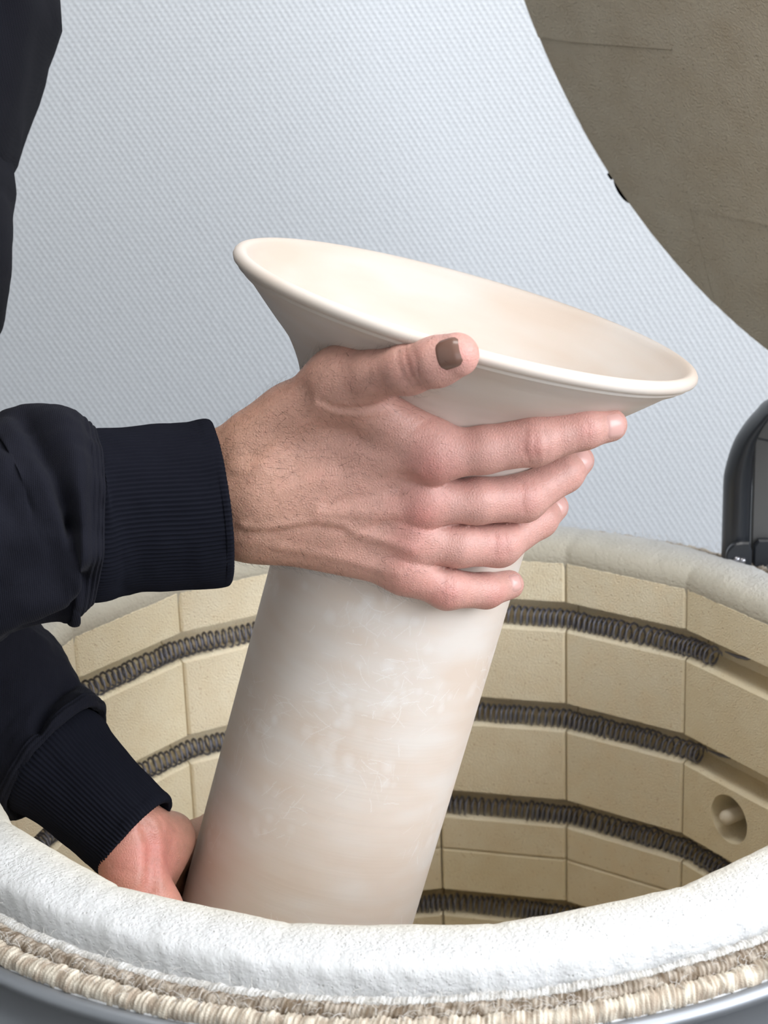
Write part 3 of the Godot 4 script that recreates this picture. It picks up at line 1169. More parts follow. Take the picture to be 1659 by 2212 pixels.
func person() -> void:
	var who := thing("person", "person in a dark navy sweatshirt leaning over the kiln, both hands on the vase", "person", Vector3(-0.52, 0, -0.08))
	var st := SurfaceTool.new()
	st.begin(Mesh.PRIMITIVE_TRIANGLES)
	var P: Array = []
	var F: Array = []
	bone(P, 0, Vector3(-0.1331, 0.1644, 0.0758), 0.0125, Vector3(-0.0813, 0.1743, 0.0807), 0.0138)
	bone(P, 0, Vector3(-0.1337, 0.1488, 0.0814), 0.0180, Vector3(-0.0785, 0.1541, 0.0880), 0.0170)
	bone(P, 0, Vector3(-0.1353, 0.1312, 0.0782), 0.0150, Vector3(-0.0809, 0.1334, 0.0847), 0.0160)
	bone(P, 0, Vector3(-0.0732, 0.1705, 0.0820), 0.0160, Vector3(0.0053, 0.1719, 0.1000), 0.0105)
	bone(P, 0, Vector3(-0.0760, 0.1584, 0.0864), 0.0170, Vector3(-0.0011, 0.1482, 0.0968), 0.0105)
	bone(P, 0, Vector3(-0.0767, 0.1449, 0.0870), 0.0170, Vector3(-0.0059, 0.1285, 0.0959), 0.0105)
	bone(P, 0, Vector3(-0.0799, 0.1311, 0.0834), 0.0150, Vector3(-0.0087, 0.1126, 0.0958), 0.0100)
	bone(P, 0, Vector3(-0.0770, 0.1799, 0.0808), 0.0160, Vector3(-0.0348, 0.2129, 0.0955), 0.0140)
	bone(P, 0, Vector3(-0.0584, 0.1889, 0.0754), 0.0170, Vector3(-0.0072, 0.1776, 0.0921), 0.0105)
	bone(P, 0, Vector3(-0.0339, 0.2076, 0.0921), 0.0125, Vector3(0.0021, 0.1813, 0.0972), 0.0095)
	bone(P, 0, Vector3(-0.0204, 0.2005, 0.1020), 0.0075, Vector3(0.0090, 0.1837, 0.1016), 0.0090)
	bone(P, 1, Vector3(-0.0348, 0.2129, 0.0955), 0.0140, Vector3(-0.0186, 0.2201, 0.1130), 0.0116)
	bone(P, 1, Vector3(-0.0186, 0.2201, 0.1130), 0.0116, Vector3(-0.0014, 0.2269, 0.1286), 0.0120)
	bone(P, 1, Vector3(-0.0014, 0.2269, 0.1286), 0.0120, Vector3(0.0123, 0.2333, 0.1401), 0.0116)
	bone(P, 1, Vector3(0.0123, 0.2333, 0.1401), 0.0116, Vector3(0.0213, 0.2375, 0.1450), 0.0106)
	bone(P, 2, Vector3(0.0144, 0.1737, 0.1036), 0.0110, Vector3(0.0352, 0.1768, 0.1035), 0.0116)
	bone(P, 2, Vector3(0.0352, 0.1768, 0.1035), 0.0116, Vector3(0.0608, 0.1796, 0.1008), 0.0122)
	bone(P, 2, Vector3(0.0608, 0.1796, 0.1008), 0.0120, Vector3(0.0860, 0.1836, 0.0962), 0.0099)
	bone(P, 2, Vector3(0.0860, 0.1836, 0.0962), 0.0097, Vector3(0.1001, 0.1827, 0.0880), 0.0085)
	bone(P, 3, Vector3(0.0094, 0.1480, 0.0974), 0.0110, Vector3(0.0318, 0.1466, 0.0936), 0.0116)
	bone(P, 3, Vector3(0.0318, 0.1466, 0.0936), 0.0116, Vector3(0.0560, 0.1438, 0.0839), 0.0122)
	bone(P, 3, Vector3(0.0560, 0.1438, 0.0839), 0.0118, Vector3(0.0788, 0.1513, 0.0685), 0.0096)
	bone(P, 3, Vector3(0.0788, 0.1513, 0.0685), 0.0096, Vector3(0.0870, 0.1546, 0.0588), 0.0082)
	bone(P, 4, Vector3(0.0019, 0.1274, 0.0963), 0.0106, Vector3(0.0219, 0.1227, 0.0932), 0.0110)
	bone(P, 4, Vector3(0.0219, 0.1227, 0.0932), 0.0110, Vector3(0.0433, 0.1189, 0.0839), 0.0115)
	bone(P, 4, Vector3(0.0433, 0.1189, 0.0839), 0.0112, Vector3(0.0657, 0.1250, 0.0652), 0.0093)
	bone(P, 4, Vector3(0.0657, 0.1250, 0.0652), 0.0093, Vector3(0.0746, 0.1262, 0.0498), 0.0080)
	bone(P, 5, Vector3(-0.0034, 0.1102, 0.0972), 0.0104, Vector3(0.0155, 0.0991, 0.0937), 0.0104)
	bone(P, 5, Vector3(0.0155, 0.0991, 0.0937), 0.0104, Vector3(0.0363, 0.0925, 0.0817), 0.0089)
	bone(P, 5, Vector3(0.0363, 0.0925, 0.0817), 0.0089, Vector3(0.0493, 0.0904, 0.0691), 0.0078)
	mark(F, 0, Vector3(-0.0804, 0.1798, 0.1006), Vector3(-0.0713, 0.1873, 0.1001), -0.00270, 0.0070)
	mark(F, 0, Vector3(-0.0713, 0.1873, 0.1001), Vector3(-0.0632, 0.1970, 0.1015), -0.00270, 0.0070)
	mark(F, 0, Vector3(-0.0632, 0.1970, 0.1015), Vector3(-0.0527, 0.2081, 0.1055), -0.00270, 0.0070)
	mark(F, 1, Vector3(-0.0761, 0.1731, 0.1030), Vector3(-0.0642, 0.1847, 0.1011), 0.00126, 0.0040)
	mark(F, 1, Vector3(-0.0642, 0.1847, 0.1011), Vector3(-0.0568, 0.1949, 0.1032), 0.00126, 0.0040)
	mark(F, 1, Vector3(-0.0568, 0.1949, 0.1032), Vector3(-0.0467, 0.2064, 0.1093), 0.00126, 0.0040)
	mark(F, 2, Vector3(-0.0451, 0.2074, 0.1103), Vector3(-0.0378, 0.2035, 0.1116), -0.00124, 0.0022)
	mark(F, 2, Vector3(-0.0378, 0.2035, 0.1116), Vector3(-0.0298, 0.2028, 0.1134), -0.00124, 0.0022)
	mark(F, 2, Vector3(-0.0298, 0.2028, 0.1134), Vector3(-0.0201, 0.2044, 0.1152), -0.00124, 0.0022)
	mark(F, 2, Vector3(-0.0201, 0.2044, 0.1152), Vector3(-0.0130, 0.2064, 0.1134), -0.00124, 0.0022)
	mark(F, 3, Vector3(-0.0430, 0.2042, 0.1103), Vector3(-0.0341, 0.1999, 0.1104), 0.00050, 0.0025)
	mark(F, 3, Vector3(-0.0341, 0.1999, 0.1104), Vector3(-0.0204, 0.2007, 0.1130), 0.00050, 0.0025)
	mark(F, 3, Vector3(-0.0204, 0.2007, 0.1130), Vector3(-0.0090, 0.2011, 0.1094), 0.00050, 0.0025)
	mark(F, 4, Vector3(-0.0556, 0.1833, 0.1008), Vector3(-0.0397, 0.1762, 0.1030), -0.00144, 0.0100)
	mark(F, 5, Vector3(-0.0864, 0.1419, 0.1054), Vector3(-0.0704, 0.1412, 0.1065), 0.00099, 0.0026)
	mark(F, 5, Vector3(-0.0704, 0.1412, 0.1065), Vector3(-0.0498, 0.1440, 0.1059), 0.00099, 0.0026)
	mark(F, 5, Vector3(-0.0498, 0.1440, 0.1059), Vector3(-0.0350, 0.1410, 0.1059), 0.00099, 0.0026)
	mark(F, 5, Vector3(-0.0350, 0.1410, 0.1059), Vector3(-0.0306, 0.1363, 0.1059), 0.00099, 0.0026)
	mark(F, 5, Vector3(-0.0306, 0.1363, 0.1059), Vector3(-0.0149, 0.1316, 0.1067), 0.00099, 0.0026)
	mark(F, 5, Vector3(-0.0149, 0.1316, 0.1067), Vector3(-0.0020, 0.1278, 0.1098), 0.00099, 0.0026)
	mark(F, 6, Vector3(-0.0867, 0.1387, 0.1047), Vector3(-0.0706, 0.1380, 0.1059), -0.00050, 0.0020)
	mark(F, 6, Vector3(-0.0706, 0.1380, 0.1059), Vector3(-0.0500, 0.1404, 0.1057), -0.00050, 0.0020)
	mark(F, 6, Vector3(-0.0500, 0.1404, 0.1057), Vector3(-0.0366, 0.1375, 0.1058), -0.00050, 0.0020)
	mark(F, 7, Vector3(-0.0478, 0.1474, 0.1059), Vector3(-0.0283, 0.1467, 0.1061), 0.00153, 0.0040)
	mark(F, 7, Vector3(-0.0283, 0.1467, 0.1061), Vector3(-0.0107, 0.1469, 0.1069), 0.00153, 0.0040)
	mark(F, 8, Vector3(-0.0681, 0.1291, 0.1034), Vector3(-0.0535, 0.1254, 0.1031), 0.00068, 0.0028)
	mark(F, 8, Vector3(-0.0535, 0.1254, 0.1031), Vector3(-0.0388, 0.1220, 0.1041), 0.00068, 0.0028)
	mark(F, 8, Vector3(-0.0388, 0.1220, 0.1041), Vector3(-0.0212, 0.1168, 0.1055), 0.00068, 0.0028)
	mark(F, 8, Vector3(-0.0212, 0.1168, 0.1055), Vector3(-0.0105, 0.1151, 0.1091), 0.00068, 0.0028)
	mark(F, 9, Vector3(-0.0930, 0.1332, 0.1014), Vector3(-0.0789, 0.1321, 0.1045), 0.00050, 0.0030)
	mark(F, 9, Vector3(-0.0789, 0.1321, 0.1045), Vector3(-0.0681, 0.1291, 0.1034), 0.00050, 0.0030)
	mark(F, 10, Vector3(-0.0293, 0.1400, 0.1059), Vector3(-0.0144, 0.1453, 0.1063), 0.00056, 0.0022)
	mark(F, 11, Vector3(-0.0435, 0.1509, 0.1058), Vector3(-0.0266, 0.1545, 0.1059), -0.00068, 0.0030)
	mark(F, 11, Vector3(-0.0266, 0.1545, 0.1059), Vector3(-0.0080, 0.1572, 0.1057), -0.00068, 0.0030)
	mark(F, 12, Vector3(-0.0910, 0.1706, 0.0990), Vector3(-0.0769, 0.1683, 0.1046), 0.00043, 0.0030)
	mark(F, 12, Vector3(-0.0769, 0.1683, 0.1046), Vector3(-0.0632, 0.1664, 0.1041), 0.00043, 0.0030)
	mark(F, 13, Vector3(-0.0680, 0.1600, 0.1063), Vector3(-0.0308, 0.1656, 0.1051), 0.00054, 0.0040)
	mark(F, 13, Vector3(-0.0308, 0.1656, 0.1051), Vector3(0.0014, 0.1708, 0.1131), 0.00054, 0.0040)
	mark(F, 14, Vector3(-0.0063, 0.2378, 0.1344), Vector3(-0.0059, 0.2326, 0.1402), -0.00056, 0.0015)
	mark(F, 14, Vector3(-0.0059, 0.2326, 0.1402), Vector3(-0.0022, 0.2240, 0.1422), -0.00056, 0.0015)
	mark(F, 15, Vector3(-0.0028, 0.2401, 0.1307), Vector3(-0.0019, 0.2343, 0.1428), -0.00056, 0.0015)
	mark(F, 15, Vector3(-0.0019, 0.2343, 0.1428), Vector3(0.0019, 0.2250, 0.1448), -0.00056, 0.0015)
	mark(F, 16, Vector3(0.0006, 0.2409, 0.1344), Vector3(0.0024, 0.2367, 0.1473), -0.00050, 0.0015)
	mark(F, 16, Vector3(0.0024, 0.2367, 0.1473), Vector3(0.0036, 0.2268, 0.1474), -0.00050, 0.0015)
	mark(F, 17, Vector3(0.0556, 0.1883, 0.1100), Vector3(0.0548, 0.1785, 0.1138), -0.00043, 0.0014)
	mark(F, 17, Vector3(0.0548, 0.1785, 0.1138), Vector3(0.0579, 0.1709, 0.1108), -0.00043, 0.0014)
	mark(F, 18, Vector3(0.0604, 0.1853, 0.1126), Vector3(0.0595, 0.1798, 0.1140), -0.00037, 0.0014)
	mark(F, 18, Vector3(0.0595, 0.1798, 0.1140), Vector3(0.0618, 0.1719, 0.1114), -0.00037, 0.0014)
	mark(F, 19, Vector3(0.0651, 0.1878, 0.1103), Vector3(0.0663, 0.1804, 0.1128), -0.00037, 0.0014)
	mark(F, 19, Vector3(0.0663, 0.1804, 0.1128), Vector3(0.0656, 0.1746, 0.1119), -0.00037, 0.0014)
	mark(F, 20, Vector3(0.0578, 0.1822, 0.1136), Vector3(0.0628, 0.1806, 0.1138), 0.00072, 0.0040)
	mark(F, 21, Vector3(0.0863, 0.1903, 0.1047), Vector3(0.0870, 0.1813, 0.1068), -0.00043, 0.0016)
	mark(F, 22, Vector3(0.0888, 0.1901, 0.1043), Vector3(0.0895, 0.1823, 0.1063), -0.00031, 0.0014)
	mark(F, 23, Vector3(0.0555, 0.1543, 0.0924), Vector3(0.0545, 0.1464, 0.0976), -0.00037, 0.0014)
	mark(F, 23, Vector3(0.0545, 0.1464, 0.0976), Vector3(0.0559, 0.1393, 0.0965), -0.00037, 0.0014)
	mark(F, 24, Vector3(0.0601, 0.1547, 0.0899), Vector3(0.0607, 0.1456, 0.0959), -0.00037, 0.0014)
	mark(F, 25, Vector3(0.0642, 0.1540, 0.0881), Vector3(0.0653, 0.1479, 0.0923), -0.00031, 0.0014)
	mark(F, 26, Vector3(0.0409, 0.1281, 0.0939), Vector3(0.0403, 0.1186, 0.0975), -0.00037, 0.0014)
	mark(F, 27, Vector3(0.0456, 0.1283, 0.0917), Vector3(0.0466, 0.1180, 0.0958), -0.00037, 0.0014)
	mark(F, 28, Vector3(0.0142, 0.1083, 0.1025), Vector3(0.0131, 0.0965, 0.1046), -0.00031, 0.0015)
	mark(F, 29, Vector3(0.0177, 0.1077, 0.1013), Vector3(0.0174, 0.0963, 0.1045), -0.00031, 0.0015)
	mark(F, 30, Vector3(0.0080, 0.1947, 0.1059), Vector3(0.0032, 0.1926, 0.1103), -0.00056, 0.0018)
	mark(F, 30, Vector3(0.0032, 0.1926, 0.1103), Vector3(-0.0026, 0.1897, 0.1119), -0.00056, 0.0018)
	mark(F, 31, Vector3(0.0034, 0.1963, 0.1068), Vector3(-0.0024, 0.1941, 0.1107), -0.00037, 0.0016)
	mark(F, 32, Vector3(0.0071, 0.1696, 0.1151), Vector3(0.0116, 0.1696, 0.1158), 0.00045, 0.0090)
	mark(F, 33, Vector3(0.0008, 0.1445, 0.1097), Vector3(0.0043, 0.1445, 0.1100), 0.00054, 0.0080)
	mark(F, 34, Vector3(-0.0062, 0.1268, 0.1093), Vector3(-0.0032, 0.1269, 0.1098), 0.00054, 0.0080)
	mark(F, 35, Vector3(-0.0341, 0.1705, 0.1048), Vector3(-0.0032, 0.1658, 0.1086), -0.00090, 0.0060)
	mark(F, 36, Vector3(-0.0322, 0.1288, 0.1056), Vector3(-0.0045, 0.1216, 0.1091), -0.00072, 0.0050)
	var n := nets(st, 0, P, F, 0.00135, 0.012, 0.004, 0.014, skin_tint)
	P = []
	F = []
	bone(P, 0, Vector3(-0.2225, 0.0033, 0.0424), 0.0170, Vector3(-0.1592, -0.0438, 0.0772), 0.0160)
	bone(P, 0, Vector3(-0.2169, -0.0036, 0.0491), 0.0160, Vector3(-0.1605, -0.0453, 0.0830), 0.0155)
	bone(P, 0, Vector3(-0.1622, -0.0450, 0.0850), 0.0160, Vector3(-0.1571, -0.0622, 0.0976), 0.0150)
	bone(P, 0, Vector3(-0.1564, -0.0484, 0.0714), 0.0160, Vector3(-0.1411, -0.0592, 0.0561), 0.0140)
	bone(P, 0, Vector3(-0.1503, -0.0632, 0.0661), 0.0150, Vector3(-0.1506, -0.0924, 0.0257), 0.0140)
	bone(P, 0, Vector3(-0.1571, -0.0622, 0.0976), 0.0150, Vector3(-0.1481, -0.0806, 0.1010), 0.0150)
	bone(P, 0, Vector3(-0.1499, -0.0636, 0.0705), 0.0140, Vector3(-0.1653, -0.1341, 0.0390), 0.0130)
	bone(P, 1, Vector3(-0.1481, -0.0806, 0.1010), 0.0140, Vector3(-0.1546, -0.1350, 0.0699), 0.0120)
	bone(P, 1, Vector3(-0.1546, -0.1350, 0.0699), 0.0120, Vector3(-0.1350, -0.1337, 0.0963), 0.0110)
	bone(P, 1, Vector3(-0.1347, -0.1338, 0.0959), 0.0110, Vector3(-0.1081, -0.1325, 0.1107), 0.0095)
	bone(P, 2, Vector3(-0.1440, -0.0867, 0.0174), 0.0112, Vector3(-0.1235, -0.0956, -0.0164), 0.0106)
	bone(P, 2, Vector3(-0.1235, -0.0956, -0.0164), 0.0106, Vector3(-0.0925, -0.1029, -0.0356), 0.0098)
	bone(P, 2, Vector3(-0.0925, -0.1029, -0.0356), 0.0098, Vector3(-0.0639, -0.1082, -0.0383), 0.0086)
	bone(P, 3, Vector3(-0.1507, -0.1086, 0.0191), 0.0114, Vector3(-0.1304, -0.1175, -0.0149), 0.0108)
	bone(P, 3, Vector3(-0.1304, -0.1175, -0.0149), 0.0108, Vector3(-0.0999, -0.1267, -0.0339), 0.0100)
	bone(P, 3, Vector3(-0.0999, -0.1267, -0.0339), 0.0100, Vector3(-0.0718, -0.1339, -0.0366), 0.0088)
	bone(P, 4, Vector3(-0.1571, -0.1296, 0.0208), 0.0110, Vector3(-0.1365, -0.1385, -0.0130), 0.0104)
	bone(P, 4, Vector3(-0.1365, -0.1385, -0.0130), 0.0104, Vector3(-0.1067, -0.1496, -0.0318), 0.0096)
	bone(P, 4, Vector3(-0.1067, -0.1496, -0.0318), 0.0096, Vector3(-0.0794, -0.1587, -0.0343), 0.0084)
	bone(P, 5, Vector3(-0.1633, -0.1496, 0.0223), 0.0100, Vector3(-0.1420, -0.1587, -0.0107), 0.0094)
	bone(P, 5, Vector3(-0.1420, -0.1587, -0.0107), 0.0094, Vector3(-0.1130, -0.1711, -0.0292), 0.0086)
	bone(P, 5, Vector3(-0.1130, -0.1711, -0.0292), 0.0086, Vector3(-0.0914, -0.1800, -0.0317), 0.0074)
	mark(F, 0, Vector3(-0.1485, -0.0333, 0.0934), Vector3(-0.1453, -0.0423, 0.0967), -0.00400, 0.0042)
	mark(F, 0, Vector3(-0.1453, -0.0423, 0.0967), Vector3(-0.1455, -0.0500, 0.1050), -0.00400, 0.0042)
	mark(F, 0, Vector3(-0.1455, -0.0500, 0.1050), Vector3(-0.1475, -0.0615, 0.1140), -0.00400, 0.0042)
	mark(F, 1, Vector3(-0.1428, -0.0340, 0.0832), Vector3(-0.1405, -0.0410, 0.0860), -0.00070, 0.0016)
	mark(F, 1, Vector3(-0.1405, -0.0410, 0.0860), Vector3(-0.1373, -0.0521, 0.0817), -0.00070, 0.0016)
	mark(F, 2, Vector3(-0.1530, -0.0275, 0.0893), Vector3(-0.1492, -0.0325, 0.0933), -0.00070, 0.0016)
	mark(F, 3, Vector3(-0.1675, -0.0482, 0.1066), Vector3(-0.1618, -0.0493, 0.1100), -0.00050, 0.0016)
	mark(F, 3, Vector3(-0.1618, -0.0493, 0.1100), Vector3(-0.1560, -0.0503, 0.1111), -0.00050, 0.0016)
	mark(F, 4, Vector3(-0.1389, -0.0401, 0.0748), Vector3(-0.1336, -0.0498, 0.0705), -0.00060, 0.0016)
	n = nets(st, n, P, F, 0.002, 0.012, 0.004, 0.011, skin_tint)
	# the rest of the body, under the clothes
	P = []
	bone(P, 0, Vector3(-0.44, 0.10, -0.08), 0.10, Vector3(-0.36, 0.28, -0.10), 0.105)
	bone(P, 0, Vector3(-0.36, 0.28, -0.10), 0.105, Vector3(-0.31, 0.43, -0.13), 0.10)
	bone(P, 0, Vector3(-0.31, 0.42, -0.01), 0.045, Vector3(-0.31, 0.42, -0.26), 0.045)
	bone(P, 0, Vector3(-0.28, 0.47, -0.16), 0.05, Vector3(-0.24, 0.58, -0.18), 0.05)
	bone(P, 0, Vector3(-0.23, 0.64, -0.18), 0.085, Vector3(-0.21, 0.68, -0.18), 0.09)
	bone(P, 0, Vector3(-0.17, 0.60, -0.18), 0.05, Vector3(-0.17, 0.66, -0.18), 0.06)
	bone(P, 0, Vector3(-0.107, 0.625, -0.18), 0.012, Vector3(-0.115, 0.655, -0.18), 0.008)
	bone(P, 0, Vector3(-0.315, 0.41, 0.01), 0.044, Vector3(-0.345, 0.30, 0.09), 0.034)
	bone(P, 0, Vector3(-0.345, 0.30, 0.09), 0.034, Vector3(-0.340, 0.210, 0.136), 0.026)
	bone(P, 0, Vector3(-0.340, 0.210, 0.136), 0.026, Vector3(-0.2947, 0.157, 0.1438), 0.026)
	bone(P, 0, Vector3(-0.2947, 0.157, 0.1438), 0.026, Vector3(-0.15, 0.148, 0.096), 0.024)
	bone(P, 0, Vector3(-0.315, 0.41, -0.27), 0.044, Vector3(-0.37, 0.29, -0.20), 0.034)
	bone(P, 0, Vector3(-0.37, 0.29, -0.20), 0.034, Vector3(-0.405, 0.172, -0.118), 0.026)
	bone(P, 0, Vector3(-0.405, 0.172, -0.118), 0.026, Vector3(-0.352, 0.0996, -0.048), 0.026)
	bone(P, 0, Vector3(-0.352, 0.0996, -0.048), 0.026, Vector3(-0.20, -0.013, 0.053), 0.022)
	for s in [0.0, -0.17]:
		bone(P, 0, Vector3(-0.45, 0.10, s), 0.085, Vector3(-0.46, -0.36, s), 0.055)
		bone(P, 0, Vector3(-0.46, -0.36, s), 0.052, Vector3(-0.50, -0.76, s), 0.038)
		bone(P, 0, Vector3(-0.50, -0.79, s), 0.036, Vector3(-0.38, -0.82, s), 0.024)
	nets(st, n, P, [], 0.010, 0.012, 0.02, 0.02, skin_tint)
	var body := obj("body", st.commit(), M.skin, who, "bare hands and wrists")
	nail(body, Vector3(0.0160, 0.2407, 0.1536), Vector3(-0.494, 0.303, 0.815), Vector3(0.852, 0.356, 0.384), 0.0135, 0.0155, 0.0106, M.thumbnail)
	nail(body, Vector3(0.1019, 0.1847, 0.0969), Vector3(0.563, 0.201, 0.802), Vector3(0.825, -0.068, -0.561), 0.0120, 0.0130, 0.0085, M.nail)
	nail(body, Vector3(0.0901, 0.1583, 0.0663), Vector3(0.637, 0.538, 0.552), Vector3(0.548, 0.188, -0.815), 0.0110, 0.0120, 0.0082, M.nail)
	nail(body, Vector3(0.0784, 0.1305, 0.0572), Vector3(0.738, 0.552, 0.387), Vector3(0.448, 0.027, -0.893), 0.0100, 0.0110, 0.0080, M.nail)
	nail(body, Vector3(0.0525, 0.0943, 0.0759), Vector3(0.702, 0.439, 0.561), Vector3(0.671, -0.143, -0.728), 0.0090, 0.0095, 0.0078, M.nail)
	hairs(body)
	clothes(who)


func hairs(body: MeshInstance3D) -> void:
	# dark hairs on the back of the right wrist and hand
	var arr := body.mesh.surface_get_arrays(0)
	var vs: PackedVector3Array = arr[Mesh.ARRAY_VERTEX]
	var ns: PackedVector3Array = arr[Mesh.ARRAY_NORMAL]
	var st := SurfaceTool.new()
	st.begin(Mesh.PRIMITIVE_TRIANGLES)
	var r := RandomNumberGenerator.new()
	r.seed = 5
	var made := 0
	for tries in 40000:
		if made >= 1500:
			break
		var i := r.randi() % vs.size()
		var p := vs[i]
		if p.y < 0.095 or p.x > 0.02 or p.x < -0.11 or p.z < 0.06 or ns[i].z < -0.2:
			continue
		var fade := clampf((p.x + 0.11) / 0.13, 0, 1)
		if r.randf() < fade * 0.92:
			continue
		made += 1
		var g := ns[i]
		var d := (Vector3(0.75, -0.25, 0.0) + Vector3(r.randfn(), r.randfn(), r.randfn()) * 0.38)
		d = (d - g * d.dot(g)).normalized()
		var ln := r.randf_range(0.004, 0.010)
		var s := g.cross(d).normalized() * 0.00006
		var up := g * 0.00006
		var pts := [p - g * 0.0004, p + d * ln * 0.4 + g * ln * 0.22, p + d * ln + g * ln * r.randf_range(0.1, 0.35)]
		for q in 2:
			var k := 1.0 - 0.7 * q
			var a: Array = [pts[q] + s * k, pts[q] - s * k, pts[q] + up * k]
			var b: Array = [pts[q + 1] + s * 0.3, pts[q + 1] - s * 0.3, pts[q + 1] + up * 0.3]
			for e in 3:
				var f := (e + 1) % 3
				for w in [a[e], b[e], a[f], a[f], b[e], b[f]]:
					st.set_normal(g)
					st.add_vertex(w)
	var h := obj("arm_hair", st.commit(), M.hair, body)
	h.set_meta("kind", "stuff")


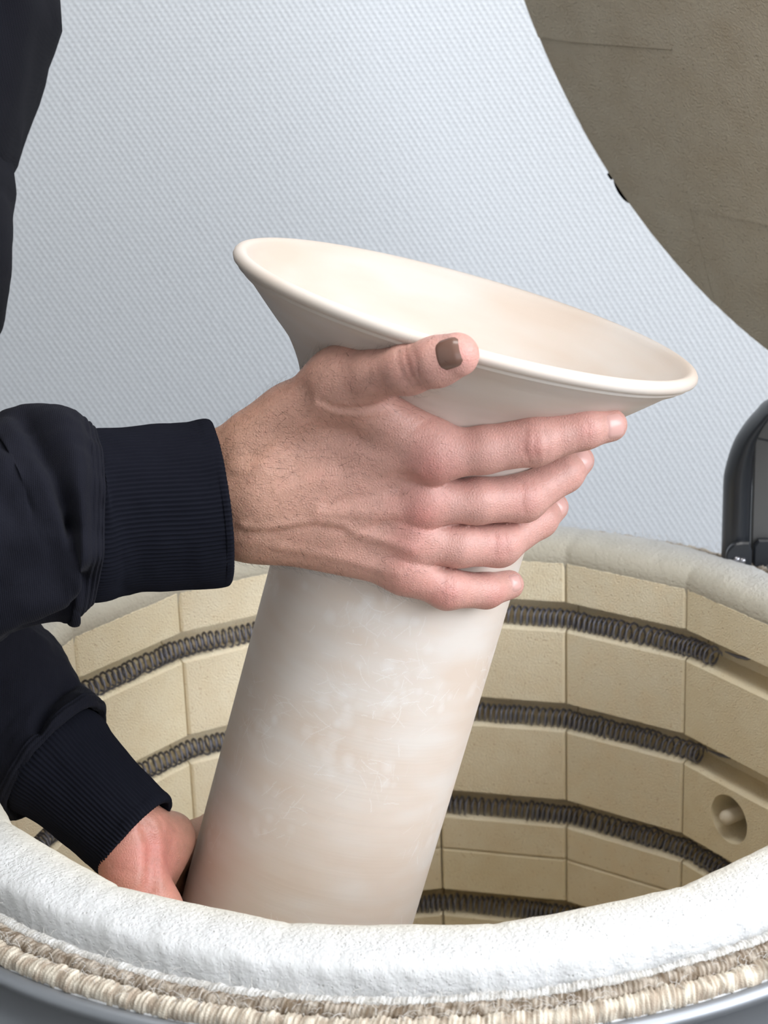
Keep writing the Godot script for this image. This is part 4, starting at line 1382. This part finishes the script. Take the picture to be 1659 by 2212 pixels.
func clothes(who: Node3D) -> void:
	var right_sleeve_rings := [[Vector3(-0.2947, 0.1564, 0.1438), 0.0525, 0.0451, -420.0],
		[Vector3(-0.2378, 0.1503, 0.1299), 0.0535, 0.0460, -150.0],
		[Vector3(-0.2062, 0.1473, 0.1171), 0.0535, 0.0460, 0.0],
		[Vector3(-0.1931, 0.1495, 0.1110), 0.0554, 0.0477, 60.0],
		[Vector3(-0.1822, 0.1509, 0.1063), 0.0573, 0.0492, 110.0],
		[Vector3(-0.1744, 0.1502, 0.1038), 0.0544, 0.0468, 145.0],
		[Vector3(-0.1685, 0.1487, 0.1022), 0.0498, 0.0428, 172.0],
		[Vector3(-0.1641, 0.1478, 0.1010), 0.0464, 0.0399, 192.0],
		[Vector3(-0.1632, 0.1476, 0.1005), 0.0443, 0.0381, 196.0],
		[Vector3(-0.1650, 0.1478, 0.1009), 0.0424, 0.0365, 188.0],
		[Vector3(-0.1702, 0.1484, 0.1018), 0.0401, 0.0345, 165.0]]
	var right_cuff_rings := [[Vector3(-0.1676, 0.1483, 0.1019), 0.0429, 0.0360, 176.0],
		[Vector3(-0.1623, 0.1476, 0.1000), 0.0443, 0.0372, 200.0],
		[Vector3(-0.1556, 0.1483, 0.0976), 0.0433, 0.0363, 230.0],
		[Vector3(-0.1396, 0.1483, 0.0938), 0.0425, 0.0357, 300.0],
		[Vector3(-0.1212, 0.1471, 0.0894), 0.0427, 0.0358, 380.0],
		[Vector3(-0.1097, 0.1468, 0.0869), 0.0430, 0.0361, 430.0],
		[Vector3(-0.1041, 0.1470, 0.0852), 0.0435, 0.0366, 454.0],
		[Vector3(-0.1011, 0.1470, 0.0847), 0.0436, 0.0366, 467.0],
		[Vector3(-0.0997, 0.1468, 0.0842), 0.0429, 0.0360, 473.0],
		[Vector3(-0.0992, 0.1467, 0.0842), 0.0417, 0.0350, 475.0],
		[Vector3(-0.1003, 0.1469, 0.0847), 0.0402, 0.0338, 470.0],
		[Vector3(-0.1073, 0.1470, 0.0863), 0.0390, 0.0328, 440.0]]
	var left_sleeve_rings := [[Vector3(-0.3519, 0.0996, -0.0482), 0.0579, 0.0463, -420.0],
		[Vector3(-0.3041, 0.0581, -0.0175), 0.0558, 0.0446, -250.0],
		[Vector3(-0.2760, 0.0387, 0.0000), 0.0540, 0.0432, -150.0],
		[Vector3(-0.2404, 0.0136, 0.0249), 0.0507, 0.0406, -22.0],
		[Vector3(-0.2235, 0.0019, 0.0365), 0.0457, 0.0366, 40.0],
		[Vector3(-0.2146, -0.0041, 0.0429), 0.0425, 0.0340, 73.0],
		[Vector3(-0.2086, -0.0076, 0.0473), 0.0421, 0.0337, 95.0],
		[Vector3(-0.2045, -0.0105, 0.0504), 0.0425, 0.0340, 110.0],
		[Vector3(-0.2023, -0.0120, 0.0521), 0.0415, 0.0332, 118.0],
		[Vector3(-0.2009, -0.0128, 0.0534), 0.0384, 0.0307, 123.0],
		[Vector3(-0.2028, -0.0115, 0.0519), 0.0358, 0.0287, 116.0]]
	var left_cuff_rings := [[Vector3(-0.2050, -0.0100, 0.0503), 0.0338, 0.0321, 108.0],
		[Vector3(-0.2002, -0.0133, 0.0536), 0.0351, 0.0333, 126.0],
		[Vector3(-0.1920, -0.0192, 0.0589), 0.0316, 0.0301, 157.0],
		[Vector3(-0.1770, -0.0303, 0.0681), 0.0295, 0.0280, 215.0],
		[Vector3(-0.1629, -0.0413, 0.0763), 0.0286, 0.0272, 270.0],
		[Vector3(-0.1588, -0.0442, 0.0789), 0.0286, 0.0271, 286.0],
		[Vector3(-0.1568, -0.0460, 0.0801), 0.0280, 0.0266, 294.0],
		[Vector3(-0.1563, -0.0464, 0.0802), 0.0268, 0.0254, 296.0],
		[Vector3(-0.1575, -0.0452, 0.0798), 0.0253, 0.0240, 291.0],
		[Vector3(-0.1680, -0.0373, 0.0738), 0.0241, 0.0229, 250.0]]
	var torso_rings := [[Vector3(-0.2488, 0.5569, -0.1963), 0.0399, 0.0518, -700.0],
		[Vector3(-0.2740, 0.5226, -0.1840), 0.0877, 0.1140, -560.0],
		[Vector3(-0.3020, 0.4835, -0.1699), 0.1249, 0.1623, -400.0],
		[Vector3(-0.3184, 0.4340, -0.1521), 0.1328, 0.1926, -200.0],
		[Vector3(-0.3295, 0.3843, -0.1343), 0.1328, 0.1926, 0.0],
		[Vector3(-0.3422, 0.3572, -0.1246), 0.1328, 0.1926, 110.0],
		[Vector3(-0.3519, 0.3375, -0.1175), 0.1328, 0.1926, 190.0],
		[Vector3(-0.3565, 0.3289, -0.1144), 0.1328, 0.1926, 225.0],
		[Vector3(-0.3592, 0.3197, -0.1111), 0.1328, 0.1926, 262.0],
		[Vector3(-0.3582, 0.3101, -0.1077), 0.1328, 0.1926, 300.0],
		[Vector3(-0.3571, 0.2976, -0.1032), 0.1328, 0.1926, 350.0],
		[Vector3(-0.3576, 0.2826, -0.0978), 0.1328, 0.1926, 410.0],
		[Vector3(-0.3587, 0.2676, -0.0925), 0.1328, 0.1926, 470.0],
		[Vector3(-0.3614, 0.2527, -0.0871), 0.1328, 0.1926, 530.0],
		[Vector3(-0.3656, 0.2378, -0.0818), 0.1328, 0.1926, 590.0],
		[Vector3(-0.3704, 0.2229, -0.0764), 0.1328, 0.1926, 650.0],
		[Vector3(-0.3811, 0.2058, -0.0703), 0.1328, 0.1926, 720.0],
		[Vector3(-0.4007, 0.1789, -0.0606), 0.1328, 0.1926, 830.0],
		[Vector3(-0.4231, 0.1471, -0.0492), 0.1328, 0.1926, 960.0],
		[Vector3(-0.4430, 0.1127, -0.0368), 0.1328, 0.1926, 1100.0]]
	right_sleeve_rings.insert(0, [Vector3(-0.345, 0.215, 0.138), 0.056, 0.052, -700.0])
	right_sleeve_rings.insert(0, [Vector3(-0.345, 0.30, 0.09), 0.062, 0.06, -900.0])
	right_sleeve_rings.insert(0, [Vector3(-0.315, 0.41, 0.02), 0.07, 0.065, -1200.0])
	left_sleeve_rings.insert(0, [Vector3(-0.41, 0.175, -0.12), 0.056, 0.05, -700.0])
	left_sleeve_rings.insert(0, [Vector3(-0.37, 0.29, -0.20), 0.062, 0.06, -900.0])
	left_sleeve_rings.insert(0, [Vector3(-0.315, 0.41, -0.27), 0.07, 0.065, -1200.0])
	var torso := sleeve(torso_rings, 6, 90, Vector3.RIGHT, func(u: float, a: float, i: int, j: int) -> float:
		var k := 0.006 * noise.get_noise_3d(u * 0.006, cos(a) * 1.2, sin(a) * 1.2)
		# the front panel hangs in a long fold over the belly
		var edge := 40.0 + (330.0 - u) * 0.9
		k += 0.004 * smoothstep(-0.3, 0.9, sin(a)) * sin(a * 9.0 + u * 0.018)
		return k)
	var sw := obj("sweatshirt", torso, M.jersey, who, "dark navy sweatshirt")
	var rs := sleeve(right_sleeve_rings, 10, 128, Vector3.UP, func(u: float, a: float, i: int, j: int) -> float:
		var k := 0.0035 * noise.get_noise_3d(u * 0.008, cos(a) * 1.6, sin(a) * 1.6)
		k += ridge(u, a, 96, -1.0, 112, -0.15, -0.010, 17)
		k += ridge(u, a, 112, -0.15, 108, 0.05, -0.005, 16)
		k += ridge(u, a, 135, -0.9, 150, 0.1, 0.0025, 16)
		k += ridge(u, a, -40, -0.80, 90, -0.62, 0.004, 26)
		k += ridge(u, a, 160, 0.12, -60, 0.72, 0.0045, 34)
		k += ridge(u, a, 150, 0.40, 20, 0.85, -0.0050, 30)
		k += ridge(u, a, 60, 0.0, -80, 0.25, -0.003, 40)
		k += ridge(u, a, 150, 0.55, 175, 0.95, 0.002, 18)
		# double-stitched seam where the cuff is set in
		if u > 168:
			k += 0.0010 * absf(sin(u * 0.30))
		return k)
	obj("sleeve", rs, M.jersey, sw)
	var ls := sleeve(left_sleeve_rings, 9, 96, Vector3(0.7, 0.7, 0), func(u: float, a: float, i: int, j: int) -> float:
		var k := 0.003 * noise.get_noise_3d(u * 0.012 + 30.0, cos(a) * 1.5, sin(a) * 1.5)
		k += ridge(u, a, 80, -1.0, 104, -0.45, -0.006, 10)
		k += ridge(u, a, 108, -1.0, 112, -0.6, 0.002, 12)
		if u > 106:
			k += 0.0009 * absf(sin(u * 0.4))
		return k)
	obj("sleeve", ls, M.jersey, sw)
	var rib := func(u: float, a: float, i: int, j: int) -> float:
		return 0.00042 * (1.0 if j % 4 < 2 else -1.0) + 0.0012 * noise.get_noise_3d(u * 0.01, cos(a) * 1.5, sin(a) * 1.5)
	obj("cuff", sleeve(right_cuff_rings, 5, 440, Vector3.UP, rib), M.ribbing, sw, "ribbed cuff")
	obj("cuff", sleeve(left_cuff_rings, 5, 320, Vector3(0.7, 0.7, 0), rib), M.ribbing, sw, "ribbed cuff")
	for s in [0.0, -0.17]:
		var leg := sleeve([[Vector3(-0.45, 0.14, s * 0.9 - 0.005), 0.115, 0.10, 0.0], [Vector3(-0.45, 0.0, s), 0.10, 0.095, 1.0], [Vector3(-0.46, -0.2, s), 0.085, 0.082, 2.0], [Vector3(-0.465, -0.38, s), 0.075, 0.072, 3.0], [Vector3(-0.485, -0.6, s), 0.068, 0.065, 4.0], [Vector3(-0.50, -0.80, s), 0.062, 0.06, 5.0]], 5, 40, Vector3.RIGHT, func(u: float, a: float, i: int, j: int) -> float:
			return 0.004 * noise.get_noise_3d(u * 1.5, cos(a) * 2.0, sin(a) * 2.0 + s * 9.0))
		obj("trouser_leg", leg, M.trousers, who)
		var shoe := sleeve([[Vector3(-0.56, -0.805, s), 0.02, 0.022, 0.0], [Vector3(-0.54, -0.80, s), 0.045, 0.036, 1.0], [Vector3(-0.46, -0.80, s), 0.048, 0.04, 2.0], [Vector3(-0.40, -0.81, s), 0.038, 0.044, 3.0], [Vector3(-0.34, -0.82, s), 0.028, 0.04, 4.0], [Vector3(-0.315, -0.828, s), 0.012, 0.02, 5.0]], 5, 32, Vector3.UP, func(u: float, a: float, i: int, j: int) -> float: return 0.0)
		obj("shoe", shoe, M.shoe, who)
	var hair := SurfaceTool.new()
	hair.begin(Mesh.PRIMITIVE_TRIANGLES)
	var P: Array = []
	bone(P, 0, Vector3(-0.25, 0.67, -0.18), 0.092, Vector3(-0.21, 0.715, -0.18), 0.085)
	nets(hair, 0, P, [], 0.008, 0.03, 0.02, 0.02, func(p: Vector3, g: Vector3) -> Color: return Color(0.05, 0.035, 0.025))
	obj("head_hair", hair.commit(), M.hair, who)
